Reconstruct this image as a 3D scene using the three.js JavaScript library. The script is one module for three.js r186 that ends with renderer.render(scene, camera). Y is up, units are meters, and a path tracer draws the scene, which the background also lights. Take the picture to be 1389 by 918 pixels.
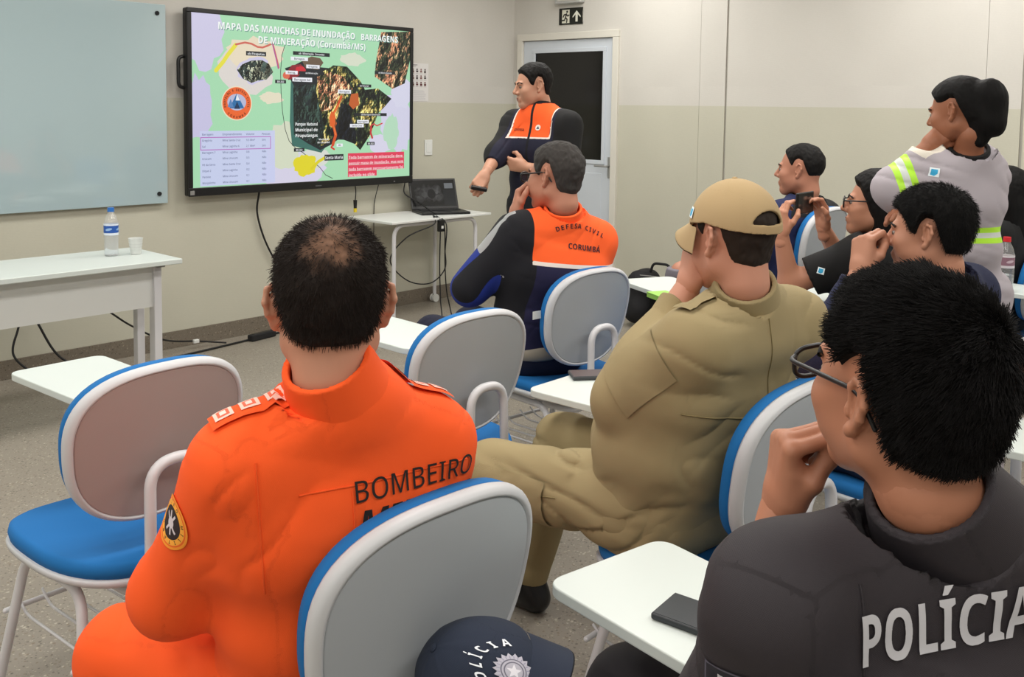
import * as THREE from 'three';
import { RoundedBoxGeometry } from 'three/addons/geometries/RoundedBoxGeometry.js';
import { mergeGeometries as mergeRaw, mergeVertices } from 'three/addons/utils/BufferGeometryUtils.js';
import { ImprovedNoise } from 'three/addons/math/ImprovedNoise.js';
import { RectAreaLightUniformsLib } from 'three/addons/lights/RectAreaLightUniformsLib.js';

// ---------------------------------------------------------------- camera, light, exposure
const scene = new THREE.Scene();
scene.background = new THREE.Color(0x020202);
const rad = THREE.MathUtils.degToRad;
const camera = new THREE.PerspectiveCamera(2 * THREE.MathUtils.radToDeg(Math.atan(674 / 1303.2)), 1389 / 1348, 0.05, 60);
camera.position.set(-5.965, 1.5, 5.43);
camera.rotation.set(rad(-4.308), rad(-47.67), rad(0.8024), 'YXZ');
camera.setViewOffset(1389, 1348, 0, 430, 1389, 918);        // the lens is shifted: the verticals of the room stay nearly upright
camera.updateProjectionMatrix();
const renderer = new THREE.WebGLRenderer();
renderer.toneMapping = THREE.LinearToneMapping;
renderer.toneMappingExposure = 1.0;
renderer.shadowMap.enabled = true;
RectAreaLightUniformsLib.init();
const CEIL = 2.85;
const LIGHT = 9.0;                                            // ceiling panels
const panelSpots = [];
for (const x of [-8.2, -6.2, -4.2, -2.2, -0.9]) for (const z of [1.5, 3.7, 5.9]) panelSpots.push([x, z]);
for (const [x, z] of panelSpots) {
  const l = new THREE.RectAreaLight(0xfffcf7, LIGHT, 1.2, 0.6);
  l.position.set(x, CEIL - 0.035, z); l.rotation.x = -Math.PI / 2; l.castShadow = true; scene.add(l);
}

// ---------------------------------------------------------------- helpers
function mergeGeometries(list) {
  const uv = list.every((g) => g.attributes.uv);
  return mergeRaw(list.map((g) => { const q = g.index ? g.toNonIndexed() : g; for (const k of Object.keys(q.attributes)) if (k !== 'position' && k !== 'normal' && !(k === 'uv' && uv)) q.deleteAttribute(k); return q; }));
}
const noise = new ImprovedNoise();
const N3 = (x, y, z) => noise.noise(x + 11.3, y + 7.7, z + 3.1);
function rng(seed) { let s = seed >>> 0; return () => { s = (s + 0x6D2B79F5) >>> 0; let t = s; t = Math.imul(t ^ (t >>> 15), t | 1); t ^= t + Math.imul(t ^ (t >>> 7), t | 61); return ((t ^ (t >>> 14)) >>> 0) / 4294967296; }; }
const used = {};
function numbered(n) { const k = used[n] = (used[n] ?? -1) + 1; return k ? `${n}_${String(k).padStart(3, '0')}` : n; }
function tag(o, label, category, group) { o.userData.label = label; o.userData.category = category; if (group) o.userData.group = group; return o; }
function thing(name, label, category, pos = [0, 0, 0], turn = 0, group) {
  const g = new THREE.Group(); g.name = numbered(name); g.position.set(...pos); g.rotation.y = turn; scene.add(g);
  return tag(g, label, category, group);
}
function mesh(name, geo, mat, parent) {
  const m = new THREE.Mesh(geo, mat); m.name = parent === scene ? numbered(name) : name; m.castShadow = m.receiveShadow = true; parent.add(m); return m;
}
const struct = (name, geo, mat, parent = scene) => { const m = mesh(name, geo, mat, parent); if (parent === scene) m.userData.kind = 'structure'; return m; };
const std = (color, roughness = 0.6, extra = {}) => new THREE.MeshStandardMaterial({ color, roughness, ...extra });
function box(w, h, d, x = 0, y = 0, z = 0, r = 0) {
  const g = r ? new RoundedBoxGeometry(w, h, d, 3, r) : new THREE.BoxGeometry(w, h, d); g.translate(x, y, z); return g;
}
function slab(x0, x1, y0, y1, z0, z1, r = 0) { return box(x1 - x0, y1 - y0, z1 - z0, (x0 + x1) / 2, (y0 + y1) / 2, (z0 + z1) / 2, r); }
function uvWorld(g) {                                         // uv in metres, by the way each face points
  g = g.index ? g.toNonIndexed() : g; const p = g.attributes.position, uv = new Float32Array(p.count * 2);
  const a = new THREE.Vector3(), b = new THREE.Vector3(), c = new THREE.Vector3();
  for (let i = 0; i < p.count; i += 3) {
    a.fromBufferAttribute(p, i); b.fromBufferAttribute(p, i + 1); c.fromBufferAttribute(p, i + 2);
    const n = b.clone().sub(a).cross(c.clone().sub(a)); const x = Math.abs(n.x), y = Math.abs(n.y), z = Math.abs(n.z);
    [a, b, c].forEach((v, k) => { const [s, t] = x > y && x > z ? [v.z, v.y] : y > z ? [v.x, v.z] : [v.x, v.y]; uv[(i + k) * 2] = s; uv[(i + k) * 2 + 1] = t; });
  }
  g.setAttribute('uv', new THREE.BufferAttribute(uv, 2)); return g;
}
function canvasTex(w, h, draw, srgb = true) {
  const c = document.createElement('canvas'); c.width = w; c.height = h; const x = c.getContext('2d'); draw(x, w, h);
  const t = new THREE.CanvasTexture(c); if (srgb) t.colorSpace = THREE.SRGBColorSpace; t.magFilter = THREE.LinearFilter; return t;
}
function dataTex(n, f, srgb = true) {
  const d = new Uint8Array(n * n * 4);
  for (let j = 0; j < n; j++) for (let i = 0; i < n; i++) { const v = f(i / n, j / n, i, j); d.set([v[0], v[1], v[2], 255], (j * n + i) * 4); }
  const t = new THREE.DataTexture(d, n, n); if (srgb) t.colorSpace = THREE.SRGBColorSpace; t.magFilter = THREE.LinearFilter; t.minFilter = THREE.LinearMipmapLinearFilter;
  t.wrapS = t.wrapT = THREE.RepeatWrapping; t.needsUpdate = true; return t;
}
function path(pts, r) {                                       // a polyline with rounded corners
  const P = pts.map((p) => new THREE.Vector3(...p)), c = new THREE.CurvePath(); let from = P[0];
  for (let i = 1; i < P.length - 1; i++) {
    const a = P[i].clone().add(P[i - 1].clone().sub(P[i]).setLength(Math.min(r, P[i].distanceTo(P[i - 1]) * 0.49)));
    const b = P[i].clone().add(P[i + 1].clone().sub(P[i]).setLength(Math.min(r, P[i].distanceTo(P[i + 1]) * 0.49)));
    c.add(new THREE.LineCurve3(from, a)); c.add(new THREE.QuadraticBezierCurve3(a, P[i], b)); from = b;
  }
  c.add(new THREE.LineCurve3(from, P[P.length - 1])); return c;
}
const tube = (pts, r, corner = 0.05, seg = 48, sides = 10) => {
  const g = new THREE.TubeGeometry(path(pts, corner), seg, r, sides), caps = [];
  for (const [i, j] of [[0, 1], [pts.length - 1, pts.length - 2]]) {
    const s = new THREE.SphereGeometry(r, sides, 6); s.translate(...pts[i]); caps.push(s);
  }
  return mergeGeometries([g, ...caps]);
};
const cord = (pts, r, seg = 80) => new THREE.TubeGeometry(new THREE.CatmullRomCurve3(pts.map((p) => new THREE.Vector3(...p))), seg, r, 7);
function roundRect(w, h, r) {
  const s = new THREE.Shape(), x = -w / 2, y = -h / 2;
  s.moveTo(x + r, y); s.lineTo(x + w - r, y); s.quadraticCurveTo(x + w, y, x + w, y + r); s.lineTo(x + w, y + h - r); s.quadraticCurveTo(x + w, y + h, x + w - r, y + h);
  s.lineTo(x + r, y + h); s.quadraticCurveTo(x, y + h, x, y + h - r); s.lineTo(x, y + r); s.quadraticCurveTo(x, y, x + r, y); return s;
}
const extrude = (shape, depth, bevel = 0) => new THREE.ExtrudeGeometry(shape, { depth, bevelEnabled: bevel > 0, bevelThickness: bevel, bevelSize: bevel, bevelSegments: 3, curveSegments: 10 });

// ---------------------------------------------------------------- materials
const speckR = rng(5);
const terrazzo = (() => {
  const n = 1024, chips = [];
  for (let i = 0; i < 11000; i++) { const t = speckR(); chips.push([speckR() * n, speckR() * n, 0.9 + speckR() * speckR() * 4.2, t < 0.34 ? [84, 78, 70] : t < 0.62 ? [178, 168, 150] : t < 0.82 ? [120, 104, 86] : [206, 198, 182], speckR() * 6]); }
  const t = canvasTex(n, n, (x) => {
    x.fillStyle = 'rgb(143,136,125)'; x.fillRect(0, 0, n, n);
    for (const [cx, cy, r, c, a] of chips) {
      x.fillStyle = `rgba(${c[0]},${c[1]},${c[2]}  ,0.62)`; x.beginPath();
      for (let k = 0; k < 6; k++) { const q = a + k * 1.05, rr = r * (0.7 + 0.5 * Math.abs(Math.sin(a * 9 + k * 4))); x[k ? 'lineTo' : 'moveTo'](cx + Math.cos(q) * rr, cy + Math.sin(q) * rr); }
      x.closePath(); x.fill();
    }
  });
  t.wrapS = t.wrapT = THREE.RepeatWrapping; t.repeat.set(0.9, 0.9); return t;
})();
const paintTex = (r, g, b, v) => { const t = dataTex(256, (u, w, i, j) => { const k = (Math.sin(i * 12.9898 + j * 78.233) * 43758.5453 % 1) * v * 0.5 + N3(Math.sin(u * 6.283) * 1.2, Math.cos(u * 6.283) * 1.2, w * 5) * v; return [r + k, g + k, b + k]; }); t.repeat.set(0.6, 0.6); return t; };
const M = {
  floor: new THREE.MeshStandardMaterial({ map: terrazzo, roughness: 0.42 }),
  wallUp: new THREE.MeshStandardMaterial({ map: paintTex(203, 200, 193, 3), roughness: 0.75 }),
  wallLow: new THREE.MeshStandardMaterial({ map: paintTex(192, 190, 174, 3), roughness: 0.7 }),
  ceil: std(0xdedbd4, 0.9), base: new THREE.MeshStandardMaterial({ map: terrazzo, roughness: 0.5, color: 0xd2cdc6 }),
  white: std(0xdcdedb, 0.35), laminate: std(0xd2dad6, 0.38), steel: std(0xd4d4d7, 0.35), greyMetal: std(0x9a9a98, 0.4, { metalness: 0.5 }),
  black: std(0x0c0c0e, 0.4), blackMatte: std(0x101014, 0.8), rubber: std(0x18181a, 0.85),
  panelGrey: std(0xb2b8bd, 0.55), panelReflTint: std(0xab9d9a, 0.55), rim: std(0xcacccf, 0.45), blue: std(0x0a6aae, 0.85),  // warmer panel tone: orange reflected from the firefighter, painted into the grey
  doorWhite: std(0xc9d0d8, 0.4), frame: std(0xd6d3c9, 0.5), darkGlass: std(0x0a0a08, 0.12),
};
// ---------------------------------------------------------------- the room: TV wall on z = 0, door wall on x = 0
const X0 = -9.6, Z1 = 8.2, PAINT = 1.53;
struct('floor', uvWorld(slab(X0 - 0.1, 0.1, -0.1, 0, -0.1, Z1 + 0.1)), M.floor);
struct('ceiling', slab(X0 - 0.1, 0.1, CEIL, CEIL + 0.1, -0.1, Z1 + 0.1), M.ceil);
{
  const w = new THREE.Group(); w.name = 'wall_left'; w.userData.kind = 'structure'; scene.add(w);
  mesh('wall_paint', uvWorld(slab(X0, 0, PAINT, CEIL, -0.1, 0)), M.wallUp, w);
  mesh('wall_paint', uvWorld(slab(X0, 0, 0, PAINT, -0.1, 0)), M.wallLow, w);
  struct('baseboard_left', uvWorld(slab(X0, -0.001, 0.0005, 0.105, 0, 0.012)), M.base);
}
{
  const w = new THREE.Group(); w.name = 'wall_right'; w.userData.kind = 'structure'; scene.add(w);
  mesh('wall_core', slab(0.01, 0.1, 0, CEIL, 1.09, Z1), std(0xaaa79e, 0.9), w);
  mesh('wall_core', slab(0.06, 0.1, 0, CEIL, -0.1, 1.09), M.frame, w);
  const cuts = [0, 0.062, 1.082, 1.787, 2.0, 3.69, 3.89, 5.6, 5.8, Z1], gap = [0, 0, 0, 0.001, 0.008, 0.001, 0.008, 0.001, 0.008, 0];
  for (let i = 0; i < cuts.length - 1; i++) {
    const a = cuts[i] + gap[i], b = cuts[i + 1] - gap[i + 1];
    if (i === 1) { mesh('wall_panel', uvWorld(slab(0, 0.06, 2.1, CEIL, a, b)), M.wallUp, w); continue; }
    mesh('wall_panel', uvWorld(slab(0, 0.06, PAINT, CEIL, a, b)), M.wallUp, w);
    mesh('wall_panel', uvWorld(slab(0, 0.06, 0, PAINT, a, b)), M.wallLow, w);
  }
  struct('baseboard_right', uvWorld(slab(-0.012, 0, 0.0005, 0.105, 1.15, Z1)), M.base);
}
struct('wall_back', slab(X0, 0, 0, CEIL, Z1, Z1 + 0.1), M.wallUp);
struct('wall_far', slab(X0 - 0.1, X0, 0, CEIL, -0.1, Z1 + 0.1), M.wallUp);
// door
{
  const d = new THREE.Group(); d.name = 'door_1'; d.userData.kind = 'structure'; d.position.set(0, 0, 0.57); scene.add(d);
  d.userData.label = 'white metal door with a dark window in its upper half';
  const f = 0.055, W = 0.515, T = 2.1;
  mesh('door_frame', mergeGeometries([slab(-0.025, 0.03, 0.001, T - f, -W, -W + f, 0.004), slab(-0.025, 0.03, 0.001, T - f, W - f, W, 0.004), slab(-0.025, 0.03, T - f, T, -W, W, 0.004)]), M.frame, d);
  const a = -W + f + 0.004, b = W - f - 0.004, g0 = -0.34, g1 = 0.37, y0 = 1.09, y1 = 1.955;
  mesh('door_leaf', mergeGeometries([slab(0.0, 0.03, 0.01, y0, a, b), slab(0.0, 0.03, y1, T - f - 0.004, a, b), slab(0.0, 0.03, y0, y1, a, g0), slab(0.0, 0.03, y0, y1, g1, b)]), M.doorWhite, d);
  mesh('glazing_bead', mergeGeometries([slab(-0.008, 0.004, y0 - 0.02, y0 + 0.012, g0 - 0.02, g1 + 0.02, 0.003), slab(-0.008, 0.004, y1 - 0.012, y1 + 0.02, g0 - 0.02, g1 + 0.02, 0.003), slab(-0.008, 0.004, y0 + 0.012, y1 - 0.012, g0 - 0.02, g0 + 0.01, 0.003), slab(-0.008, 0.004, y0 + 0.012, y1 - 0.012, g1 - 0.01, g1 + 0.02, 0.003)]), M.doorWhite, d);
  mesh('pane', slab(0.008, 0.016, y0, y1, g0, g1), M.darkGlass, d);
  mesh('lower_panel', slab(-0.004, 0.002, 0.14, 1.0, a + 0.09, b - 0.09, 0.003), M.doorWhite, d);
  const h = mesh('door_handle', mergeGeometries([slab(-0.008, 0, 0.97, 1.13, 0.425, 0.453, 0.003), tube([[-0.005, 1.06, 0.44], [-0.05, 1.06, 0.44], [-0.05, 1.06, 0.335]], 0.008, 0.02, 24)]), M.greyMetal, d);
  h.userData.label = 'grey metal lever handle';
  for (const y of [0.3, 1.05, 1.8]) mesh('hinge', new THREE.CylinderGeometry(0.008, 0.008, 0.09, 10).translate(-0.006, y, a - 0.002), M.greyMetal, d);
}
// ceiling panels
for (const [x, z] of panelSpots) {
  const g = thing('ceiling_light', 'white square-edged LED panel set in the ceiling', 'lamp', [x, CEIL, z], 0, 'ceiling light panels');
  mesh('frame', mergeGeometries([slab(-0.63, 0.63, -0.03, 0, 0.3, 0.33), slab(-0.63, 0.63, -0.03, 0, -0.33, -0.3), slab(-0.63, -0.6, -0.03, 0, -0.3, 0.3), slab(0.6, 0.63, -0.03, 0, -0.3, 0.3)]), M.white, g);
  mesh('diffuser', slab(-0.6, 0.6, -0.02, -0.012, -0.3, 0.3), new THREE.MeshStandardMaterial({ color: 0xffffff, emissive: 0xfff6ea, emissiveIntensity: 1.0 }), g);
}
// glass board
{
  const g = thing('glass_board', 'large pale aqua glass writing board fixed to the wall left of the screen', 'board', [-4.75, 1.4885, 0]);
  mesh('glass_panel', box(3.28, 1.177, 0.008, 0, 0, 0.034, 0.003), new THREE.MeshPhysicalMaterial({ color: 0xa9bdc2, roughness: 0.1, clearcoat: 1, clearcoatRoughness: 0.04 }), g);
  for (const x of [-1.59, 1.585]) for (const y of [-0.53, 0.535]) {
    mesh('standoff', new THREE.CylinderGeometry(0.013, 0.013, 0.045, 16).rotateX(Math.PI / 2).translate(x, y, 0.0225), M.rubber, g);
  }
}
// the screen
{
  const g = thing('interactive_display', 'big black-framed wall display showing a coloured flood map slide', 'display', [-2.11, 0, 0]);
  const Xc = 0, w = 1.80, y0 = 0.935, y1 = 2.07, zf = 0.105;
  mesh('case', mergeGeometries([box(w, y1 - y0, 0.05, Xc, (y0 + y1) / 2, 0.07, 0.012), box(1.0, 0.7, 0.044, Xc, 1.5, 0.027)]), M.black, g);
  mesh('bezel', mergeGeometries([slab(-w / 2, w / 2, y0, y0 + 0.052, 0.09, zf, 0.005), slab(-w / 2, w / 2, y1 - 0.028, y1, 0.09, zf, 0.005), slab(-w / 2, -w / 2 + 0.03, y0 + 0.052, y1 - 0.028, 0.09, zf, 0.005), slab(w / 2 - 0.03, w / 2, y0 + 0.052, y1 - 0.028, 0.09, zf, 0.005)]), M.black, g);
  const slide = slideTexture();
  const scr = new THREE.PlaneGeometry(w - 0.06, y1 - y0 - 0.08); scr.translate(Xc, (y0 + 0.052 + y1 - 0.028) / 2, 0.0985);
  const sm = mesh('screen', scr, new THREE.MeshStandardMaterial({ color: 0x050505, roughness: 0.25, emissive: 0xffffff, emissiveMap: slide, emissiveIntensity: 0.95 }), g);
  sm.userData.label = 'lit slide with a map, a table and red and white captions';
  mesh('corner_button', box(0.028, 0.026, 0.004, -w / 2 + 0.022, y0 + 0.022, zf + 0.001, 0.001), M.greyMetal, g);
  mesh('brand_mark', box(0.05, 0.006, 0.001, 0.05, y0 + 0.02, zf + 0.0005), std(0x55565a, 0.4), g);
  mesh('indicator', box(0.012, 0.006, 0.001, 0.72, y0 + 0.018, zf + 0.0005), std(0x88898c, 0.4), g);
  const h = mesh('side_handle', tube([[-w / 2, 1.78, 0.06], [-w / 2 - 0.035, 1.77, 0.06], [-w / 2 - 0.035, 1.6, 0.06], [-w / 2, 1.59, 0.06]], 0.011, 0.03, 40), M.black, g);
  h.userData.label = 'black side grip';
  const l = new THREE.RectAreaLight(0xdfeee8, 0.8, w - 0.06, y1 - y0 - 0.08); l.position.set(-2.11, 1.515, 0.112); l.rotation.y = Math.PI; l.castShadow = true; scene.add(l);
}
function slideTexture() {
  return canvasTex(2000, 1220, (x) => {
    x.scale(2, 2); const R = rng(77);
    const poly = (c, pts, curve) => { x.fillStyle = c; x.beginPath(); pts.forEach((p, i) => x[i ? 'lineTo' : 'moveTo'](p[0], p[1])); x.closePath(); x.fill(); };
    const blob = (c, cx, cy, rx, ry, n = 26, j = 0.3) => poly(c, Array.from({ length: n }, (_, i) => { const a = i / n * 6.283, r = 1 - j / 2 + j * R(); return [cx + Math.cos(a) * rx * r, cy + Math.sin(a) * ry * r]; }));
    const line = (c, w, pts) => { x.strokeStyle = c; x.lineWidth = w; x.lineJoin = x.lineCap = 'round'; x.beginPath(); pts.forEach((p, i) => x[i ? 'lineTo' : 'moveTo'](p[0], p[1])); x.stroke(); };
    x.fillStyle = '#a9ddb4'; x.fillRect(0, 0, 1000, 610);
    blob('#cfcbe6', 40, 60, 90, 130); blob('#c9c6e4', 20, 330, 60, 110); blob('#ded8d2', 215, 190, 110, 95); blob('#e9dcc2', 260, 130, 120, 60); blob('#cfcbe6', 250, 190, 70, 50);
    blob('#d7d3e8', 420, 560, 140, 75); blob('#d5dcc4', 370, 470, 70, 90); blob('#d3d2e8', 930, 380, 90, 130); blob('#d6d6ea', 960, 260, 60, 60); blob('#d8d6ea', 850, 470, 70, 40); blob('#b6dcc0', 900, 420, 40, 70); blob('#e6dfc6', 320, 290, 50, 22); blob('#bfe2c6', 560, 60, 120, 30); blob('#d8dfca', 700, 130, 60, 25); blob('#d9dcd4', 520, 520, 70, 40);
    // dark relief of the hills
    poly('#3f6f66', [[405, 230], [430, 180], [560, 180], [600, 440], [545, 500], [410, 470], [400, 380]]);
    poly('#20262c', [[379, 178], [420, 165], [458, 147], [470, 165], [590, 170], [600, 158], [669, 160], [736, 215], [760, 250], [827, 243], [899, 284], [860, 320], [828, 345], [800, 390], [790, 430], [760, 460], [736, 494], [700, 462], [669, 452], [625, 450], [590, 470], [540, 490], [480, 462], [418, 427], [422, 326], [418, 242], [400, 215]]);
    poly('#6d5a49', [[455, 145], [500, 128], [540, 133], [555, 150], [530, 178], [470, 172]]); poly('#8c2430', [[380, 200], [410, 165], [450, 160], [470, 175], [440, 205], [395, 222]]);
    blob('#d02f3c', 448, 182, 24, 14);
    poly('#c88668', [[530, 215], [580, 190], [640, 205], [690, 250], [640, 270], [590, 320], [560, 380], [520, 300]]);
    poly('#c2602f', [[690, 268], [730, 262], [735, 320], [700, 350], [672, 320]]);
    poly('#10131c', [[640, 330], [665, 300], [690, 360], [715, 420], [712, 470], [650, 450], [620, 440]]);
    line('#d4552a', 13, [[641, 280], [618, 325], [594, 360], [604, 400], [614, 432], [600, 470]]); line('#f0803c', 6, [[625, 315], [596, 362], [608, 410], [614, 430]]); blob('#e2662e', 598, 372, 20, 40, 18);
    line('#d8382e', 7, [[600, 470], [592, 480], [606, 488]]);
    const hgt = (u, v, fr) => { let q = 0, am = 1, f = fr; for (let k = 0; k < 4; k++) { q += am * (1 - Math.abs(N3(u * f + k * 3, v * f * 0.7, 2 + k)) * 2); am *= 0.52; f *= 2.1; } return q; };
    const relief = (pts, cols, n, sz, fr) => { x.save(); x.beginPath(); pts.forEach((p, i) => x[i ? 'lineTo' : 'moveTo'](p[0], p[1])); x.closePath(); x.clip(); const bx = pts.map((p) => p[0]), by = pts.map((p) => p[1]), x0 = Math.min(...bx), x1 = Math.max(...bx), y0 = Math.min(...by), y1 = Math.max(...by); for (let py = y0; py < y1; py += 2) for (let px = x0; px < x1; px += 2) { const e = fr * 0.55, h = hgt(px, py, e), sl = (h - hgt(px + 3, py + 1.5, e)) * 2.2, v = N3(px * 0.018, py * 0.014, 8) + 0.5 * N3(px * 0.05, py * 0.04, 4) + 0.5 * sl, k = Math.max(0, Math.min(cols.length - 1, Math.floor((v + 0.6) / 1.2 * cols.length))), c = cols[k], g = Math.max(0.3, Math.min(1.9, 1 + sl)); x.fillStyle = `rgb(${[1, 3, 5].map((i) => Math.min(255, Math.round(parseInt(c.slice(i, i + 2), 16) * g))).join(',')})`; x.fillRect(px, py, 2.1, 2.1); } x.restore(); };
    relief([[530, 195], [600, 160], [669, 162], [736, 215], [760, 250], [827, 243], [899, 284], [828, 345], [790, 430], [736, 494], [690, 455], [680, 330], [640, 300], [600, 440], [540, 480], [515, 300]], ['#12161a', '#1a201c', '#20281e', '#2c3826', '#46502e', '#8a7a3e', '#b9a05e', '#cdb56a'], 2600, 3.2, 0.035);
    relief([[525, 205], [590, 185], [650, 200], [700, 250], [640, 265], [596, 330], [545, 340]], ['#384a2c', '#54402e', '#7a4a38', '#b87656', '#c88a66', '#d69a76'], 700, 3, 0.05);
    relief([[640, 330], [665, 300], [690, 360], [715, 420], [712, 470], [650, 450], [620, 440]], ['#0c0f18', '#10131c', '#161a20'], 300, 4, 0.04);
    relief([[415, 240], [515, 235], [530, 300], [560, 400], [540, 480], [418, 427]], ['#1e262a', '#243430', '#1a2226', '#2c3e38'], 600, 4, 0.03);
    line('#d4552a', 11, [[641, 280], [618, 325], [594, 360], [604, 400], [614, 432], [600, 470]]); line('#f0803c', 5, [[625, 315], [596, 362], [608, 410], [614, 430]]); blob('#e2662e', 598, 372, 16, 34, 18); line('#d8382e', 6, [[600, 470], [592, 480], [606, 488]]); poly('#c2602f', [[690, 268], [725, 264], [730, 310], [700, 330], [678, 310]]);
    // hills top right and the grey rock
    poly('#2a2e2c', [[844, 12], [1000, 0], [1000, 120], [971, 218], [904, 243], [860, 220], [810, 195], [815, 140], [827, 85]]);
    relief([[844, 12], [1000, 0], [1000, 120], [971, 218], [904, 243], [860, 220], [810, 195], [815, 140], [827, 85]], ['#1a1e1e', '#20261e', '#2a3226', '#36402c', '#7a5a44', '#c08060'], 1100, 3.2, 0.04);
    poly('#33413d', [[177, 192], [200, 170], [236, 156], [280, 152], [310, 165], [328, 194], [300, 222], [262, 228], [236, 237], [200, 222]]);
    relief([[177, 192], [200, 170], [236, 156], [280, 152], [310, 165], [328, 194], [300, 222], [262, 228], [236, 237], [200, 222]], ['#26332f', '#33413d', '#1d2826', '#8f927c', '#2c3834'], 500, 3, 0.05);
    // watercourses, road
    line('#e8e04a', 15, [[172, 103], [140, 140], [122, 165], [93, 197]]); line('#d06a5c', 7, [[173, 101], [210, 92], [237, 95], [262, 105], [283, 106], [305, 98], [326, 88], [336, 120], [345, 150], [352, 176]]); line('#b05a9a', 5, [[326, 92], [340, 140], [350, 180]]); blob('#dd6a52', 385, 205, 16, 12);
    line('#2e3230', 2.4, [[379, 93], [366, 130], [360, 193], [362, 270], [368, 343], [380, 410], [397, 452], [430, 484], [457, 496], [500, 528], [539, 559], [565, 588], [598, 603]]);
    blob('#e2d62e', 470, 545, 52, 42); line('#dccf2c', 12, [[500, 560], [530, 535], [561, 520]]); line('#d8464a', 5, [[792, 395], [806, 388], [822, 396], [850, 386]]); line('#c8323c', 9, [[792, 398], [790, 425], [798, 445]]);
    // captions
    const cap = (bx, by, w, h, dark, words) => { x.fillStyle = dark ? '#22262c' : '#eef0f6'; x.fillRect(bx, by, w, h); x.fillStyle = dark ? '#e6e8ea' : '#55585e'; x.font = `bold ${h * 0.72}px sans-serif`; x.textAlign = 'center'; x.textBaseline = 'middle'; x.fillText(words, bx + w / 2, by + h / 2 + 0.5, w - 4); x.textAlign = 'left'; };
    cap(214, 122, 84, 16, true, 'ub Piraputan'); cap(415, 112, 170, 14, true, 'ub  Mineração  Corumbá'); cap(405, 133, 78, 14, false, 'Barragem'); cap(475, 160, 62, 14, false, 'Gregório'); cap(382, 186, 54, 14, false, 'Barrag.'); cap(440, 186, 120, 12, true, 'ub Mineração'); cap(412, 210, 90, 16, false, 'Barragem Sul'); cap(336, 222, 48, 13, true, 'BR-262'); cap(625, 252, 64, 15, false, 'Barragem'); cap(720, 228, 72, 12, true, 'ub Vetorial'); cap(706, 344, 168, 12, true, 'ub Barragem Mineração'); cap(720, 372, 60, 14, false, 'Barragem'); cap(684, 388, 70, 14, false, 'Santa Cruz'); cap(770, 462, 40, 13, true, 'BR-262'); cap(418, 480, 48, 13, true, 'BR-262'); cap(560, 508, 92, 24, true, 'Santa Maria'); cap(618, 466, 30, 12, false, 'MS'); cap(810, 172, 110, 12, true, 'ub Morro Grande');
    x.fillStyle = '#f4f6f6'; x.font = 'bold 17px sans-serif'; ['Parque Natural', 'Municipal de', 'Piraputangas'].forEach((t, i) => x.fillText(t, 424, 388 + i * 22, 104));
    x.font = 'bold 10px sans-serif'; x.fillText('Município', 532, 448); x.fillText('de Corumbá', 526, 460);
    // round orange emblem
    x.fillStyle = '#efe2c4'; x.beginPath(); x.arc(175, 312, 62, 0, 7); x.fill(); x.fillStyle = '#ee6a35'; x.beginPath(); x.arc(175, 312, 58, 0, 7); x.fill(); x.fillStyle = '#b9bcd8'; x.beginPath(); x.ellipse(175, 308, 38, 30, 0, 0, 7); x.fill();
    poly('#2e6fa8', [[175, 276], [205, 330], [145, 330]]); poly('#e9eef2', [[176, 278], [188, 302], [170, 302]]); poly('#1f3a5c', [[176, 305], [188, 332], [164, 332]]); poly('#5c86ba', [[150, 296], [162, 326], [138, 326]]);
    x.fillStyle = '#5c2416'; x.font = 'bold 12px sans-serif'; x.textAlign = 'center';
    const arc = (t, r, a0, a1) => [...t].forEach((ch, i) => { const a = a0 + (a1 - a0) * i / (t.length - 1); x.save(); x.translate(175 + Math.cos(a) * r, 312 + Math.sin(a) * r); x.rotate(a + (a1 > a0 ? 1.571 : -1.571)); x.fillText(ch, 0, 0); x.restore(); });
    arc('PROTEÇÃO E DEFESA CIVIL', 48, -3.4, 0.26); arc('CORUMBÁ', 50, 2.3, 0.85); x.textAlign = 'left';
    // table
    x.fillStyle = 'rgba(203,208,240,0.96)'; x.fillRect(28, 411, 306, 195); x.strokeStyle = '#b774c0'; x.lineWidth = 3; x.strokeRect(31, 434, 284, 44);
    x.fillStyle = '#596082'; x.font = '10px sans-serif';
    [['Barragem', 'Empreendimento', 'Volume', 'Pessoas'], ['Gregório', 'Mina Santa Cruz', '9,3 Mm³', 'Sim'], ['Sul', 'Mina Laginha 6', '2,1 Mm³', 'Sim'], ['Barragem 7', 'Mina Laginha', '0,8', 'Não'], ['Urucum', 'Mina Urucum', '0,5', 'Não'], ['Pé da Serra', 'Mina Santa Cruz', '0,4', 'Não'], ['Dique 2', 'Mina Laginha', '0,2', 'Não'], ['Paraíso', 'Mina Urucum', '0,1', 'Não'], ['Monjolinho', 'Mina Urucum', '0,1', 'Não']].forEach((r, i) => r.forEach((t, k) => x.fillText(t, [36, 116, 212, 278][k], 424 + i * 21.5)));
    // red text block
    const red = ['Toda barragem de mineração deve', 'possuir mapa de inundação, mas nem', 'toda barragem necessariamente foi', 'incluída no slide'];
    red.forEach((t, i) => { const w = i === 3 ? 148 : 296; x.fillStyle = '#e2405c'; x.fillRect(674, 506 + i * 24, w, 23); x.fillStyle = '#fbd9de'; x.font = 'bold 17px sans-serif'; x.fillText(t, 678, 523 + i * 24, w - 8); });
    // title
    const title = (t, cx, y, w) => { x.font = 'bold 34px sans-serif'; x.textAlign = 'center'; x.fillStyle = '#6f9c8e'; x.fillText(t, cx + 2.5, y + 3, w); x.fillStyle = '#f6faf8'; x.fillText(t, cx, y, w); x.textAlign = 'left'; };
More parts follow.
